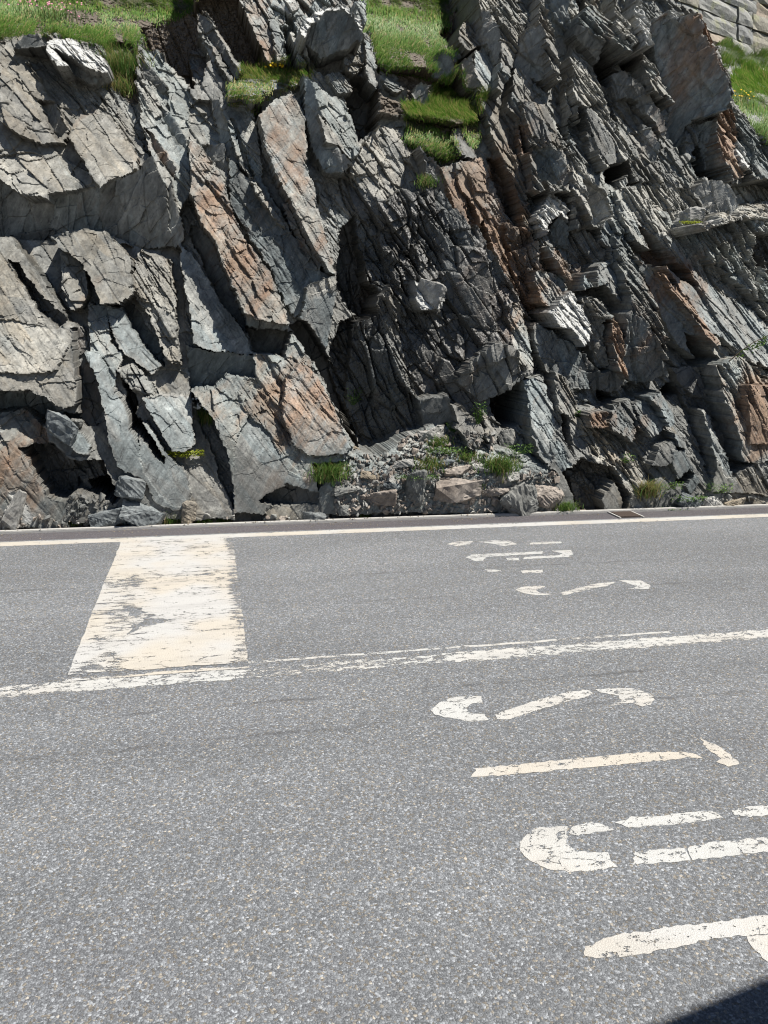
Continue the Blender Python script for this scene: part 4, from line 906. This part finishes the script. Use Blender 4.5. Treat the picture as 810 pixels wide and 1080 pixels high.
def strip(name, x0, x1, y0, y1, mat, wear, label, nxs=400, nys=14, z=.0016, edge=.18):
    xs, ys = np.meshgrid(np.linspace(x0, x1, nxs), np.linspace(y0, y1, nys)); px, py = to_px(xs, ys, 0*xs)
    W = wear(xs, ys, px, py)
    jx = .008*fbm(xs*9, ys*9, 7, 4); jy = .006*fbm(xs*9, ys*9, 17, 4)
    ii = np.arange(nxs*nys).reshape(nys, nxs); q = np.stack([ii[:-1, :-1], ii[:-1, 1:], ii[1:, 1:], ii[1:, :-1]], -1).reshape(-1, 4)
    me = np_mesh(name, np.stack([xs+jx, ys+jy, 0*xs+z], -1).reshape(-1, 3), q, attrs={'wear': W})
    return tag(link(name, me, mat), label, 'road marking')
yC0, yC1 = 3.59, 3.72
def w_mid(x, y, px, py):
    v = np.where(px < 75, .03, np.where(px < 262, .02, np.where(px < 480, .11, .01)))
    e = np.abs((y-(yC0+yC1)/2)/((yC1-yC0)/2)); return v+.12*np.clip(e-.7, 0, 1)/.3
strip('centre_line', -14, 16, yC0, yC1, P_MID, w_mid, 'worn chipped white centre line dividing the two lanes', 900)
strip('centre_line_trace', .15, 2.6, yC1+.05, yC1+.075, P_MID, lambda x, y, a, b: .03+0*x, 'thin faded older line running just beyond the centre line', 120, 4)
strip('edge_line', -20, 24, YE-.155, YE-.035, P_EDGE, lambda x, y, a, b: -.02+.06*(np.abs(y-(YE-.095)) > .05), 'cream white edge line along the gutter', 900)
def w_bar(x, y, px, py):
    e = 0*x; j1 = 9*fbm(x*12, y*16, 3, 5, .6); j2 = 6*fbm(x*12, y*16, 13, 5, .6)
    for q in ('128,642 142,637 150,642 159,648 148,651 136,648', '132,669 145,657 154,651 179,652 162,658 148,664'): e += .5*inside(px+j1, py+j2, pp(q))
    u = (x+.74)/.86; e += .10*np.exp(-((u-.18)/.15)**2)*(y < 5.3)+.16*np.clip((u-.93)/.07, 0, 1)*(1+.8*fbm(x*0+3, y*4, 9, 3))+.06*np.exp(-((y-5.25)/.3)**2)
    e += .4*np.exp(-((y-3.765)/.022)**2)
    return e
strip('stop_line', -.735, .15, 3.715, YE-.16, P_BAR, w_bar, 'broad cream stop line block painted across the far lane', 130, 260, .0028)

# ------------------------------------------------------------------ unseen building added on the near side: its eave throws the shadow in the corner
def shadow_hut():
    root = bpy.data.objects.new('shadow_hut', None); COL.objects.link(root); tag(root, 'unseen plastered building added to cast the corner shadow', 'shadow_hut')
    pl = plain('plaster', (.55, .52, .46), .9, .15, 12); wd = plain('brown_wood', (.16, .10, .06), .7, .3, 18); sh = plain('slate_roof', (.10, .10, .11), .7, .4, 25)
    a = ground(682, 1082); b = ground(815, 1026); k = 3.17/SUN.z
    A_ = Vector(a)+SUN*k; B_ = Vector(b)+SUN*k; d = (B_-A_).normalized(); n = Vector((d.y, -d.x, 0))     # n points away from the cliff
    c = A_+d*1.0+n*2.2
    Mx = Matrix(((d.x, n.x, 0, c.x), (d.y, n.y, 0, c.y), (0, 0, 1, 0), (0, 0, 0, 1)))
    root.matrix_world = Mx
    box('wall', -1.2, 3.4, -1.5, 1.6, 0, 2.95, pl, .01, root)
    box('roof', -1.6, 4.0, -2.2, 2.2, 3.05, 3.17, sh, .01, root); box('fascia', -1.55, 3.95, -2.15, 2.15, 2.953, 3.047, wd, 0, root)
    dd = box('door', .2, 1.1, -1.56, -1.503, 0, 2.0, wd, .005, root); box('handle', .95, 1.05, -1.60, -1.563, .98, 1.02, RUSTY, .003, dd)
    wn = box('window', 1.8, 2.8, -1.55, -1.503, .9, 1.9, wd, .005, root); box('pane', 1.88, 2.72, -1.558, -1.552, .98, 1.82, plain('glass', (.05, .06, .07), .1, .05), 0, wn)
shadow_hut()
